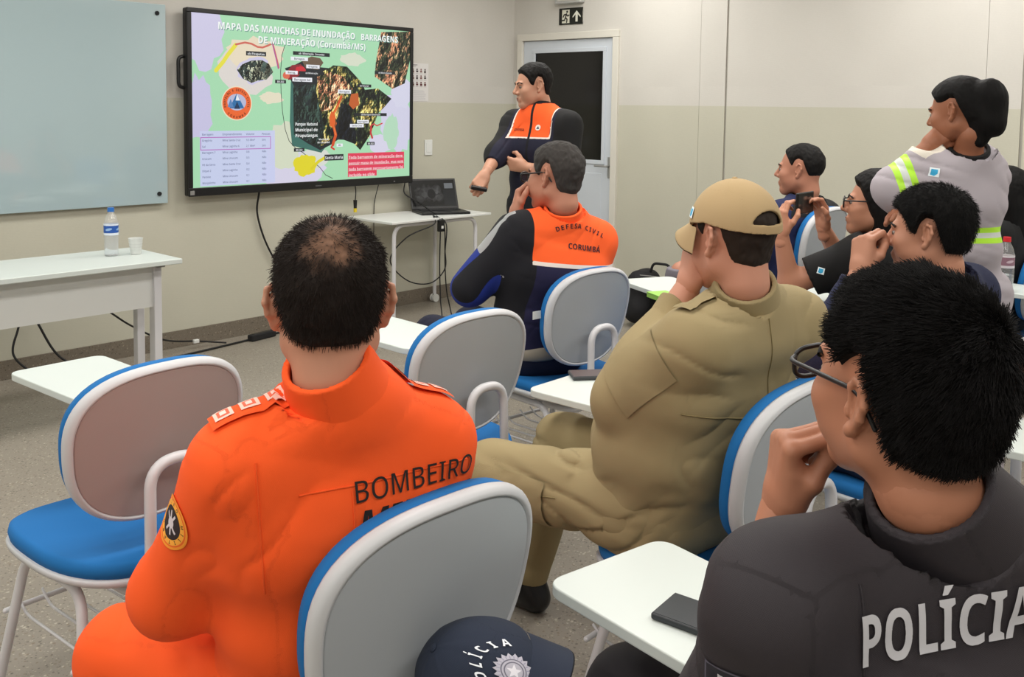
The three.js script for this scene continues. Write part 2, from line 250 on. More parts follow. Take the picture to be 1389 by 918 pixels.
    title('MAPA DAS MANCHAS DE INUNDAÇÃO   BARRAGENS', 517, 38, 905); title('DE MINERAÇÃO (Corumbá/MS)', 513, 78, 536);
  });
}
// ---------------------------------------------------------------- tablet-arm chairs (facing -z of their own axes)
function outline(n, w, h, pw) {                               // rounded outline, a little wider above the middle
  return Array.from({ length: n }, (_, i) => { const a = i / n * Math.PI * 2, c = Math.cos(a), s = Math.sin(a), r = Math.pow(Math.pow(Math.abs(c), pw) + Math.pow(Math.abs(s), pw), -1 / pw); return [c * r * w / 2, s * r * h / 2]; });
}
function rings(out, prof, place) {                            // prof: [scale, depth]; place(u, v, depth) -> point
  const n = out.length, pos = [], idx = [];
  prof.forEach(([s, d]) => out.forEach(([u, v]) => pos.push(...place(u * s, v * s, d))));
  for (let k = 0; k < prof.length - 1; k++) for (let i = 0; i < n; i++) { const a = k * n + i, b = k * n + (i + 1) % n, c = a + n, d = b + n; idx.push(a, b, c, b, d, c); }
  const g = new THREE.BufferGeometry(); g.setAttribute('position', new THREE.Float32BufferAttribute(pos, 3)); g.setIndex(idx);
  const ng = g; ng.computeVertexNormals(); return ng;
}
function closed(out, prof, place, flip) { const g = rings(out, prof, place); if (flip) { const i = g.index.array; for (let k = 0; k < i.length; k += 3) { const t = i[k]; i[k] = i[k + 1]; i[k + 1] = t; } g.computeVertexNormals(); } return g; }
const chairGeo = (() => {
  const back = outline(72, 0.45, 0.385, 2.55), seat = outline(72, 0.47, 0.5, 2.8);
  const tilt = rad(9), bp = (lift) => (u, v, d) => {          // backrest: leaning back and hollowed towards the sitter
    const z = d - 0.5 * u * u - 0.12 * v * v; const wv = u * (1 + 0.16 * v / 0.37);
    return [wv, 0.705 + lift + v * Math.cos(tilt) - z * Math.sin(tilt), 0.235 + v * Math.sin(tilt) + z * Math.cos(tilt)];
  };
  const sp = (u, v, d) => [u, 0.402 + d + 0.5 * u * u - 0.02 * Math.max(0, -v - 0.12), v + 0.035];
  const e = 0.0005;
  const mk = (lift) => ({
    pad: closed(back, [[0.9, 0.004], [0.965, 0], [0.985, -0.012], [0.97, -0.028], [0.9, -0.038], [0.6, -0.043], [0.3, -0.044], [e, -0.044]], bp(lift), true),
    rim: closed(back, [[0.9, 0.0], [0.985, -0.003], [1.0, 0.003], [1.0, 0.014], [0.985, 0.022], [0.955, 0.026], [0.935, 0.026], [0.922, 0.02], [0.9, 0.012]], bp(lift), false),
    panel: closed(back, [[0.93, 0.014], [0.925, 0.021], [0.91, 0.0235], [0.7, 0.022], [0.4, 0.021], [e, 0.021]], bp(lift), false),
    post: tube([[-0.072, 0.335, 0.02], [-0.072, 0.35, 0.25], [-0.07, 0.42, 0.31], [-0.066, 0.675 + lift, 0.304], [0.066, 0.675 + lift, 0.304], [0.07, 0.42, 0.31], [0.072, 0.35, 0.25], [0.072, 0.335, 0.02]], 0.0135, 0.062, 110, 12),
  });
  return {
    low: mk(0), high: mk(0.15),
    seatPad: closed(seat, [[0.92, 0.0], [0.985, 0.004], [1.0, 0.018], [0.985, 0.034], [0.93, 0.043], [0.6, 0.045], [0.3, 0.044], [e, 0.044]], sp, true),
    seatShell: closed(seat, [[0.9, 0.006], [1.0, 0.003], [1.018, -0.004], [1.01, -0.014], [0.95, -0.02], [0.5, -0.022], [e, -0.022]], sp, false),
    legs: [-1, 1].map((s) => tube([[s * 0.215, 0.014, -0.19], [s * 0.17, 0.37, -0.11], [s * 0.17, 0.37, 0.18], [s * 0.215, 0.014, 0.27]], 0.0125, 0.06, 70, 12)),
    cross: [-0.12, 0.1].map((z) => tube([[-0.17, 0.368, z], [0.17, 0.368, z]], 0.011, 0.01, 8)),
    feet: [[-0.215, -0.19], [0.215, -0.19], [-0.215, 0.27], [0.215, 0.27]].map(([x, z]) => new THREE.CylinderGeometry(0.016, 0.017, 0.028, 14).translate(x, 0.0145, z)),
    basketFrame: tube([[-0.195, 0.205, -0.185], [0.195, 0.205, -0.185]], 0.007, 0.01, 6), basketBar: tube([[-0.2, 0.2, 0.2], [0.2, 0.2, 0.2]], 0.009, 0.01, 6),
    wires: [-0.16, -0.1, -0.04, 0.04, 0.1, 0.16].map((x) => tube([[x, 0.21, 0.2], [x, 0.195, -0.15], [x, 0.225, -0.19]], 0.0038, 0.03, 16, 6)),
    tablet: (() => {
      const s = new THREE.Shape(), q = 0.035; const P = [[-0.035, -0.53], [0.235, -0.53], [0.235, -0.16], [0.2, -0.03], [-0.02, -0.05]];
      P.forEach((p, i) => { const a = P[(i + 4) % 5], b = P[(i + 1) % 5]; const f = (o) => { const L = Math.hypot(o[0] - p[0], o[1] - p[1]); return [p[0] + (o[0] - p[0]) / L * q, p[1] + (o[1] - p[1]) / L * q]; }; const u = f(a), v = f(b); s[i ? 'lineTo' : 'moveTo'](...u); s.quadraticCurveTo(...p, ...v); });
      s.closePath(); const g = extrude(s, 0.014, 0.003); g.rotateX(Math.PI / 2); g.translate(0, 0.721, 0); return g;
    })(),
    tabletArm: mergeGeometries([tube([[0.17, 0.37, 0.02], [0.235, 0.37, 0.0], [0.22, 0.694, -0.1], [0.1, 0.694, -0.22]], 0.0125, 0.06, 60, 12), tube([[0.17, 0.37, -0.1], [0.2, 0.37, -0.17], [0.17, 0.694, -0.3], [0.1, 0.694, -0.36]], 0.0125, 0.06, 50, 12), box(0.12, 0.005, 0.2, 0.1, 0.6965, -0.29)]),
  };
})();
function makeChair(x, z, a, label, { panel = M.panelGrey, high = false } = {}) {
  const c = thing('tablet_chair', label, 'chair', [x, 0, z], -rad(a), 'blue tablet-arm chairs in rows'), G = chairGeo, B = high ? G.high : G.low;
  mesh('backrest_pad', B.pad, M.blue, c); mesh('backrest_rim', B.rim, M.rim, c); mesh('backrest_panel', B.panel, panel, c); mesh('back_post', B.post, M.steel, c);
  mesh('seat_pad', G.seatPad, M.blue, c); mesh('seat_shell', G.seatShell, M.rim, c);
  G.legs.forEach((g) => mesh('leg_frame', g, M.steel, c)); G.cross.forEach((g) => mesh('cross_tube', g, M.steel, c)); G.feet.forEach((g) => mesh('foot_cap', g, M.rim, c));
  const b = mesh('basket', G.basketFrame, M.steel, c); mesh('basket_bar', G.basketBar, M.steel, b); G.wires.forEach((g) => mesh('wire', g, M.steel, b));
  mesh('tablet', G.tablet, M.laminate, c); mesh('tablet_arm', G.tabletArm, M.steel, c);
  for (const s of [-1, 1]) mesh('screw', new THREE.CylinderGeometry(0.006, 0.006, 0.004, 8).rotateX(Math.PI / 2).translate(s * 0.068, 0.63 + (high ? 0.15 : 0), 0.31), M.greyMetal, c);
  return c;
}
makeChair(-4.88, 3.08, -2, 'empty blue tablet chair with a grey back tinted mauve by painted orange reflection beside the firefighter in orange', { panel: M.panelReflTint });
makeChair(-3.93, 3.2, 3, 'empty grey-backed tablet chair behind the man in the orange and navy jacket');
{ const c = makeChair(-3.045, 2.97, 5, 'tablet chair that the man in the orange and navy jacket sits in'); mesh('paper_tag', box(0.055, 0.03, 0.001, -0.235, 0.735, 0.19), M.white, c).userData.label = 'white paper tag'; }
makeChair(-4.945, 4.115, 2, 'tablet chair that the firefighter in orange sits in, a navy cap hanging on it');
makeChair(-3.965, 4.238, 0, 'tablet chair that the man in khaki sits in');
makeChair(-4.85, 4.98, 10, 'tablet chair of the policeman in black, its desk holding a dark phone');
makeChair(-2.62, 3.36, 26, 'empty tablet chair with a lime green pad on its desk');
makeChair(-1.53, 3.21, 0, 'high-backed tablet chair that the man in navy by the wall sits in', { high: true });
makeChair(-2.17, 3.93, 0, 'tablet chair that the woman taking a photo sits in');
makeChair(-3.17, 4.45, 0, 'tablet chair that the man with a fist at his mouth sits in');
makeChair(-3.54, 5.28, 0, 'empty tablet chair beside the policeman in black');
makeChair(-1.40, 4.68, 0, 'tablet chair whose desk holds the water bottle with the red cap');
makeChair(-0.92, 4.02, 0, 'tablet chair that the person in black with long hair sits in');
// ---------------------------------------------------------------- distance fields and their surfaces
const clamp = (v, a, b) => (v < a ? a : v > b ? b : v), sstep = (a, b, v) => { const t = clamp((v - a) / (b - a), 0, 1); return t * t * (3 - 2 * t); };
function cone(a, b, ra, rb = ra, cut = false) {               // tapered capsule; cut: flat end at b
  const dx = b[0] - a[0], dy = b[1] - a[1], dz = b[2] - a[2], L2 = dx * dx + dy * dy + dz * dz || 1e-9, L = Math.sqrt(L2);
  return (x, y, z) => {
    const px = x - a[0], py = y - a[1], pz = z - a[2], t = (px * dx + py * dy + pz * dz) / L2, h = t < 0 ? 0 : t > 1 ? 1 : t;
    const qx = px - dx * h, qy = py - dy * h, qz = pz - dz * h, d = Math.sqrt(qx * qx + qy * qy + qz * qz) - (ra + (rb - ra) * h);
    return cut ? Math.max(d, (t - 1) * L) : d;
  };
}
function ell(c, r, rot) {
  const m = rot ? new THREE.Matrix3().setFromMatrix4(new THREE.Matrix4().makeRotationFromEuler(new THREE.Euler(...rot.map(rad)))).transpose().elements : null;
  return (x, y, z) => {
    let px = x - c[0], py = y - c[1], pz = z - c[2];
    if (m) { const u = m[0] * px + m[3] * py + m[6] * pz, v = m[1] * px + m[4] * py + m[7] * pz; pz = m[2] * px + m[5] * py + m[8] * pz; px = u; py = v; }
    const ax = px / r[0], ay = py / r[1], az = pz / r[2], bx = ax / r[0], by = ay / r[1], bz = az / r[2], k0 = Math.sqrt(ax * ax + ay * ay + az * az), k1 = Math.sqrt(bx * bx + by * by + bz * bz);
    return k1 < 1e-6 ? -Math.min(r[0], r[1], r[2]) : k0 * (k0 - 1) / k1;
  };
}
const smin = (a, b, k) => { const h = Math.max(k - Math.abs(a - b), 0) / k; return Math.min(a, b) - h * h * k * 0.25; };
const smax = (a, b, k) => -smin(-a, -b, k);
const union = (list, k) => (x, y, z) => { let d = list[0](x, y, z); for (let i = 1; i < list.length; i++) d = smin(d, list[i](x, y, z), k); return d; };
function nets(f, lo, hi, h) {                                 // naive surface nets, blocks far from the surface skipped
  const n = [0, 1, 2].map((i) => Math.ceil((hi[i] - lo[i]) / h) + 2), [nx, ny, nz] = n, val = new Float32Array(nx * ny * nz).fill(1), B = 5;
  for (let bz = 0; bz < nz; bz += B) for (let by = 0; by < ny; by += B) for (let bx = 0; bx < nx; bx += B) {
    const d = f(lo[0] + (bx + B / 2) * h, lo[1] + (by + B / 2) * h, lo[2] + (bz + B / 2) * h), far = Math.abs(d) > h * B * 1.25 + 0.012;
    for (let k = bz; k < Math.min(bz + B, nz); k++) for (let j = by; j < Math.min(by + B, ny); j++) for (let i = bx; i < Math.min(bx + B, nx); i++)
      val[(k * ny + j) * nx + i] = far ? d : f(lo[0] + i * h, lo[1] + j * h, lo[2] + k * h);
  }
  const at = new Int32Array(nx * ny * nz).fill(-1), pos = [], idx = [], C = [0, 1, nx, nx + 1, nx * ny, nx * ny + 1, nx * ny + nx, nx * ny + nx + 1];
  const E = [[0, 1], [2, 3], [4, 5], [6, 7], [0, 2], [1, 3], [4, 6], [5, 7], [0, 4], [1, 5], [2, 6], [3, 7]];
  for (let k = 0; k < nz - 1; k++) for (let j = 0; j < ny - 1; j++) for (let i = 0; i < nx - 1; i++) {
    const o = (k * ny + j) * nx + i; let m = 0; for (let c = 0; c < 8; c++) if (val[o + C[c]] < 0) m |= 1 << c;
    if (m === 0 || m === 255) continue;
    let sx = 0, sy = 0, sz = 0, s = 0;
    for (const [a, b] of E) { if (((m >> a) & 1) === ((m >> b) & 1)) continue; const va = val[o + C[a]], t = va / (va - val[o + C[b]]); const bx = b & 1, ax = a & 1, b1 = (b >> 1) & 1, a1 = (a >> 1) & 1, b2 = b >> 2, a2 = a >> 2; sx += ax + (bx - ax) * t; sy += a1 + (b1 - a1) * t; sz += a2 + (b2 - a2) * t; s++; }
    at[o] = pos.length / 3; pos.push(lo[0] + (i + sx / s) * h, lo[1] + (j + sy / s) * h, lo[2] + (k + sz / s) * h);
  }
  const st = [1, nx, nx * ny];
  for (let k = 1; k < nz - 1; k++) for (let j = 1; j < ny - 1; j++) for (let i = 1; i < nx - 1; i++) {
    const o = (k * ny + j) * nx + i, s0 = val[o] < 0;
    for (let a = 0; a < 3; a++) {
      if ((val[o + st[a]] < 0) === s0) continue; const u = st[(a + 1) % 3], v = st[(a + 2) % 3];
      const q = [at[o], at[o - u], at[o - u - v], at[o - v]]; if (q.includes(-1)) continue;
      if (s0) idx.push(q[0], q[1], q[2], q[0], q[2], q[3]); else idx.push(q[0], q[2], q[1], q[0], q[3], q[2]);
    }
  }
  const nor = new Float32Array(pos.length), e = h * 0.5;
  for (let i = 0; i < pos.length; i += 3) {
    const x = pos[i], y = pos[i + 1], z = pos[i + 2], gx = f(x + e, y, z) - f(x - e, y, z), gy = f(x, y + e, z) - f(x, y - e, z), gz = f(x, y, z + e) - f(x, y, z - e), L = Math.hypot(gx, gy, gz) || 1;
    nor[i] = gx / L; nor[i + 1] = gy / L; nor[i + 2] = gz / L;
  }
  const g = new THREE.BufferGeometry(); g.setAttribute('position', new THREE.Float32BufferAttribute(pos, 3)); g.setAttribute('normal', new THREE.BufferAttribute(nor, 3)); g.setIndex(idx); return g;
}
function split(g, test) {                                     // cut a surface along test = 0: [inside (test > 0), the rest]
  const p = g.attributes.position, n = g.attributes.normal, id = g.index ? g.index.array : null, cnt = id ? id.length : p.count, out = [[[], []], [[], []]];
  const vert = (i) => [p.getX(i), p.getY(i), p.getZ(i), n.getX(i), n.getY(i), n.getZ(i)], val = new Float64Array(p.count).fill(NaN);
  const tv = (i) => { if (val[i] !== val[i]) val[i] = test(p.getX(i), p.getY(i), p.getZ(i)); return val[i]; };
  const put = (o, v) => { o[0].push(v[0], v[1], v[2]); o[1].push(v[3], v[4], v[5]); }, mix = (a, b, t) => a.map((x, k) => x + (b[k] - x) * t);
  for (let i = 0; i < cnt; i += 3) {
    const k = [0, 1, 2].map((j) => (id ? id[i + j] : i + j)), t = k.map(tv), v = k.map(vert);
    for (const sgn of [0, 1]) {
      const poly = [];
      for (let j = 0; j < 3; j++) { const a = t[j], b = t[(j + 1) % 3], ina = sgn ? a < 0 : a >= 0, inb = sgn ? b < 0 : b >= 0; if (ina) poly.push(v[j]); if (ina !== inb) poly.push(mix(v[j], v[(j + 1) % 3], a / (a - b))); }
      for (let j = 1; j < poly.length - 1; j++) { put(out[sgn], poly[0]); put(out[sgn], poly[j]); put(out[sgn], poly[j + 1]); }
    }
  }
  return out.map(([a, b]) => { const q = new THREE.BufferGeometry(); q.setAttribute('position', new THREE.Float32BufferAttribute(a, 3)); q.setAttribute('normal', new THREE.Float32BufferAttribute(b, 3)); return q; });
}
function soften(g) {                                          // uv in metres for a smooth surface, by the way each point faces
  const p = g.attributes.position, n = g.attributes.normal, uv = new Float32Array(p.count * 2);
  for (let i = 0; i < p.count; i++) { const x = Math.abs(n.getX(i)), y = Math.abs(n.getY(i)), z = Math.abs(n.getZ(i)); const a = x > y && x > z ? [p.getZ(i), p.getY(i)] : y > z ? [p.getX(i), p.getZ(i)] : [p.getX(i), p.getY(i)]; uv[i * 2] = a[0]; uv[i * 2 + 1] = a[1]; }
  g.setAttribute('uv', new THREE.BufferAttribute(uv, 2)); return g;
}
function patch(f, o, n, up, w, h, mat, name, parent, { nx = 28, ny = 14, off = 0.0025, start = 0.25 } = {}) {   // a badge or print lying on a surface
  const nn = new THREE.Vector3(...n).normalize(), u = new THREE.Vector3(...up).cross(nn).normalize(), v = nn.clone().cross(u), pos = [], uv = [], idx = [];
  for (let j = 0; j <= ny; j++) for (let i = 0; i <= nx; i++) {
    const s = (i / nx - 0.5) * w, t = (j / ny - 0.5) * h; let q = [0, 1, 2].map((k) => o[k] + u.getComponent(k) * s + v.getComponent(k) * t + nn.getComponent(k) * start), d = 0;
    for (let k = 0; k < 60; k++) { const r = f(...q); if (r < 0.0006) break; d += r * 0.8; if (d > start * 2.2) break; q = q.map((c, m) => c - nn.getComponent(m) * r * 0.8); }
    pos.push(...q.map((c, m) => c + nn.getComponent(m) * off)); uv.push(i / nx, j / ny);
  }
  for (let j = 0; j < ny; j++) for (let i = 0; i < nx; i++) { const a = j * (nx + 1) + i, b = a + 1, c = a + nx + 1, d = c + 1; idx.push(a, b, d, a, d, c); }
  const g = new THREE.BufferGeometry(); g.setAttribute('position', new THREE.Float32BufferAttribute(pos, 3)); g.setAttribute('uv', new THREE.Float32BufferAttribute(uv, 2)); g.setIndex(idx); g.computeVertexNormals();
  return mesh(name, g, mat, parent);
}
const printMat = (w, h, draw, rough = 0.8) => { const t = canvasTex(w, h, draw); return new THREE.MeshStandardMaterial({ map: t, transparent: true, roughness: rough, side: THREE.DoubleSide, alphaTest: 0.4 }); };

// ---------------------------------------------------------------- people
const weave = dataTex(256, (u, v, i, j) => { const k = 128 + ((i % 4 < 2) === (j % 4 < 2) ? 26 : -26) + (Math.sin(i * 91.7 + j * 37.3) * 4375.5 % 1) * 30; return [k, k, k]; }, false); weave.repeat.set(7, 7);
const cloth = (c, rough = 0.88) => new THREE.MeshPhysicalMaterial({ color: c, roughness: rough, bumpMap: weave, bumpScale: 0.0006, sheen: 0.15, sheenRoughness: 0.6 });
const skinMat = (c) => new THREE.MeshPhysicalMaterial({ color: c, roughness: 0.52, sheen: 0.1 });
const hairMat = (c) => new THREE.MeshPhysicalMaterial({ color: c, roughness: 0.72, specularIntensity: 0.45 });
const sub = (a, b) => [a[0] - b[0], a[1] - b[1], a[2] - b[2]], add = (a, b, s = 1) => [a[0] + b[0] * s, a[1] + b[1] * s, a[2] + b[2] * s], mid = (a, b, t = 0.5) => a.map((v, i) => v + (b[i] - v) * t);
const unit = (a) => { const l = Math.hypot(...a) || 1; return a.map((v) => v / l); };
const cross = (a, b) => [a[1] * b[2] - a[2] * b[1], a[2] * b[0] - a[0] * b[2], a[0] * b[1] - a[1] * b[0]];
const dot = (a, b) => a[0] * b[0] + a[1] * b[1] + a[2] * b[2];

function headSkin(o) {
  const main = union([ell([0, 0.028, 0.012], [0.076, 0.09, 0.099]), ell([0, -0.03, -0.034], [0.06, 0.084, 0.061]), cone([0.047, -0.06, 0.0], [0.016, -0.1, -0.07], 0.026, 0.017), cone([-0.047, -0.06, 0.0], [-0.016, -0.1, -0.07], 0.026, 0.017), cone([0, -0.103, -0.078], [0, -0.1, -0.07], 0.018), cone([0.04, -0.028, -0.068], [0.036, -0.05, -0.06], 0.024), cone([-0.04, -0.028, -0.068], [-0.036, -0.05, -0.06], 0.024), cone([0, -0.05, 0.028], [0, -0.105, 0.036], o.neck ?? 0.055, o.neck ?? 0.055)], 0.03);
  const det = union([cone([-0.034, 0.02, -0.087], [0.034, 0.02, -0.087], 0.011), cone([0, 0.012, -0.095], [0, -0.027, -0.118], 0.0075, 0.0115), cone([-0.012, -0.034, -0.104], [0.012, -0.034, -0.104], 0.0085), cone([-0.017, -0.062, -0.096], [0.017, -0.062, -0.096], 0.0075, 0.0075), cone([-0.014, -0.073, -0.095], [0.014, -0.073, -0.095], 0.0078)], 0.01);
  const eA = rad(o.ear ?? 28), earP = (sg, u, y, w) => [sg * (0.0775 + u * Math.cos(eA) + w * Math.sin(eA)), y - 0.004, 0.004 + w * Math.cos(eA) - u * Math.sin(eA) + 0.14 * y];
  const ears = [-1, 1].map((sg) => {
    const helix = [[0.001, 0.0, -0.004], [0.003, 0.02, -0.004], [0.004, 0.031, 0.006], [0.005, 0.027, 0.02], [0.005, 0.008, 0.026], [0.004, -0.01, 0.02], [0.002, -0.026, 0.009]].map((q) => earP(sg, ...q)), L = [];
    for (let i = 1; i < helix.length; i++) L.push(cone(helix[i - 1], helix[i], 0.0046));
    L.push(cone(earP(sg, 0.001, -0.028, 0.004), earP(sg, 0.001, -0.031, 0.002), 0.0085)); L.push(cone(earP(sg, 0.0, 0.018, 0.011), earP(sg, 0.001, -0.004, 0.0145), 0.0042)); L.push(cone(earP(sg, 0.001, -0.004, 0.0145), earP(sg, 0.001, -0.017, 0.008), 0.0045)); L.push(cone(earP(sg, 0.003, -0.007, -0.005), earP(sg, 0.003, -0.012, -0.003), 0.005));
    L.push(cone(earP(sg, -0.006, 0.018, 0.008), earP(sg, -0.006, -0.02, 0.006), 0.008)); L.push(cone(earP(sg, -0.005, 0.01, 0.014), earP(sg, -0.005, -0.008, 0.012), 0.0075));
    return union(L, 0.0045);
  });
  const sock = [-1, 1].map((s) => ell([s * 0.032, -0.001, -0.108], [0.02, 0.012, 0.016]));
  return (x, y, z) => {
    let d = main(x, y, z); if (d > 0.05 || d < -0.05) return d; d = smin(d, det(x, y, z), 0.014);
    for (const s of sock) d = smax(d, -s(x, y, z), 0.012);
    d = smin(d, ears[x > 0 ? 1 : 0](x, y, z), 0.006);
    return d;
  };
}
const LINE = [[-0.2, 0.078], [-0.09, 0.074], [-0.068, 0.062], [-0.05, 0.03], [-0.04, -0.005], [-0.024, -0.016], [-0.008, 0.022], [0.008, 0.036], [0.03, 0.03], [0.04, -0.02], [0.05, -0.075], [0.2, -0.112]];
function lineY(z, L) { for (let i = 1; i < L.length; i++) if (z < L[i][0]) { const t = (z - L[i - 1][0]) / (L[i][0] - L[i - 1][0]); return L[i - 1][1] + (L[i][1] - L[i - 1][1]) * t; } return L[L.length - 1][1]; }
function hairField(o) {
  const cr = union([ell([0, 0.028, 0.012], [0.077, 0.091, 0.1]), ell([0, -0.03, -0.034], [0.06, 0.084, 0.061]), cone([0, -0.05, 0.028], [0, -0.105, 0.036], o.neck ?? 0.055, o.neck ?? 0.055)], 0.03), L = o.line ?? LINE, T = o.thick ?? 0.011, R = o.rough ?? 1;
  const extra = (o.extra ?? []), ex = extra.length ? union(extra, 0.03) : null;
  return (x, y, z) => {
    const m = sstep(-0.006, o.fade ?? 0.035, y - lineY(z, L)), top = 1 + (o.top ?? 0.5) * sstep(0.0, 0.09, y);
    let d = cr(x, y, z) - (-0.012 + (T * top + 0.012) * m);
    if (d < 0.03 && d > -0.03) d -= R * m * (0.0035 * N3(x * 34, y * 34, z * 34) + 0.002 * N3(x * 90, y * 60, z * 90));
    if (ex) d = smin(d, ex(x, y, z) - 0.004 * N3(x * 22 + 5, y * 8, z * 22) - 0.0012 * N3(x * 110, y * 12, z * 110), 0.025);
    return d;
  };
}
const CURL = { fist: [[72, 92, 62], [74, 95, 62], [76, 95, 62], [78, 95, 62]], relaxed: [[18, 28, 16], [24, 32, 18], [30, 36, 20], [34, 40, 22]], flat: [[4, 8, 5], [5, 8, 5], [6, 9, 6], [8, 10, 6]], cup: [[42, 48, 26], [46, 50, 28], [50, 52, 28], [54, 54, 30]], hold: [[30, 42, 24], [38, 46, 26], [46, 52, 28], [56, 56, 30]], loose: [[58, 74, 42], [62, 78, 44], [66, 80, 46], [68, 82, 48]] };
function handGeo(w, dir, palm, side, pose, s = 1) {
  const Y = unit(dir), Z0 = unit(palm), k = dot(Y, Z0), Z = unit(sub(Z0, Y.map((v) => v * k))), X = cross(Y, Z), C = CURL[pose];
  const P = [], F = [], kx = [0.0285, 0.0095, -0.0095, -0.0275].map((v) => v * side), ky = [0.092, 0.096, 0.091, 0.083], len = [1, 1.1, 1.02, 0.82];
  kx.forEach((x, i) => {
    P.push(cone([x * 0.55, 0.008, 0], [x, ky[i], 0], 0.0185, 0.0118));
    let p = [x, ky[i], 0], a = 0; const seg = [0.045, 0.027, 0.022].map((v) => v * len[i]), r = [0.0104, 0.0095, 0.0087, 0.0074].map((v) => v * (i === 3 ? 0.88 : 1)), sp = (i - 1.2) * -0.035 * side, chain = [];
    for (let q = 0; q < 3; q++) { a += rad(C[i][q]); const e = [p[0] + Math.sin(sp) * seg[q] * Math.cos(a), p[1] + Math.cos(a) * seg[q], p[2] + Math.sin(a) * seg[q]]; chain.push(cone(p, e, r[q], r[q + 1])); p = e; }
    F.push(union(chain, 0.004));
  });
  P.push(cone([0, -0.035, 0], [0, 0.02, 0], 0.027, 0.024)); P.push(cone([side * 0.02, 0.02, 0.006], [side * 0.026, 0.055, 0.012], 0.019, 0.015));
  const th = { fist: [[0.036, 0.05, 0.026], [0.026, 0.078, 0.046], [0.0, 0.085, 0.052]], loose: [[0.042, 0.052, 0.024], [0.036, 0.082, 0.044], [0.014, 0.098, 0.054]], hold: [[0.05, 0.05, 0.02], [0.06, 0.078, 0.038], [0.054, 0.1, 0.05]] }[pose] ?? [[0.045, 0.05, 0.016], [0.058, 0.08, 0.026], [0.06, 0.105, 0.034]];
  let p = [side * 0.022, 0.02, 0.008]; const T = []; th.forEach((e, i) => { const q = [e[0] * side, e[1], e[2]]; T.push(cone(p, q, [0.015, 0.0125, 0.0112][i], [0.0125, 0.0112, 0.009][i])); p = q; });
  const palmF = union(P, 0.014), thF = union(T, 0.006), f = (x, y, z) => { let d = palmF(x, y, z); for (const g of F) d = smin(d, g(x, y, z), 0.0045); return smin(d, thF(x, y, z), 0.009); };
  const g = nets(f, [-0.085, -0.075, -0.05], [0.085, 0.215, 0.125], 0.0038);
  const m = new THREE.Matrix4().makeBasis(new THREE.Vector3(...X), new THREE.Vector3(...Y), new THREE.Vector3(...Z)).scale(new THREE.Vector3(s, s, s)); m.setPosition(...w); g.applyMatrix4(m); return g;
}
function folds(amp, seed) {                                   // creases running in a few directions, with smooth cloth between them
  return (x, y, z) => {
    const m1 = N3(x * 3.3 + seed, y * 3.3, z * 3.3), m2 = N3(x * 3.7, y * 3.7 + seed, z * 3.7);
    const u = x * 0.8 + z * 0.6, v = z * 0.8 - x * 0.6;
    const r1 = 1 - 2.6 * Math.abs(N3(u * 2.6 + m1, y * 13 + u * 4 + seed, v * 2.6)), r2 = 1 - 2.6 * Math.abs(N3(u * 4, y * 9 - u * 9 + seed * 2, v * 3 + m2)), r3 = 1 - 2.4 * Math.abs(N3(x * 10 + seed, y * 3, z * 10));
    const c = (r) => (r > 0 ? r * r : 0);
    return amp * (0.9 * c(r1) * sstep(-0.1, 0.4, m1) + 0.9 * c(r2) * sstep(-0.05, 0.45, m2) + 0.2 * c(r3) * sstep(0.2, -0.3, m1) + 0.3 * m2);
  };
}
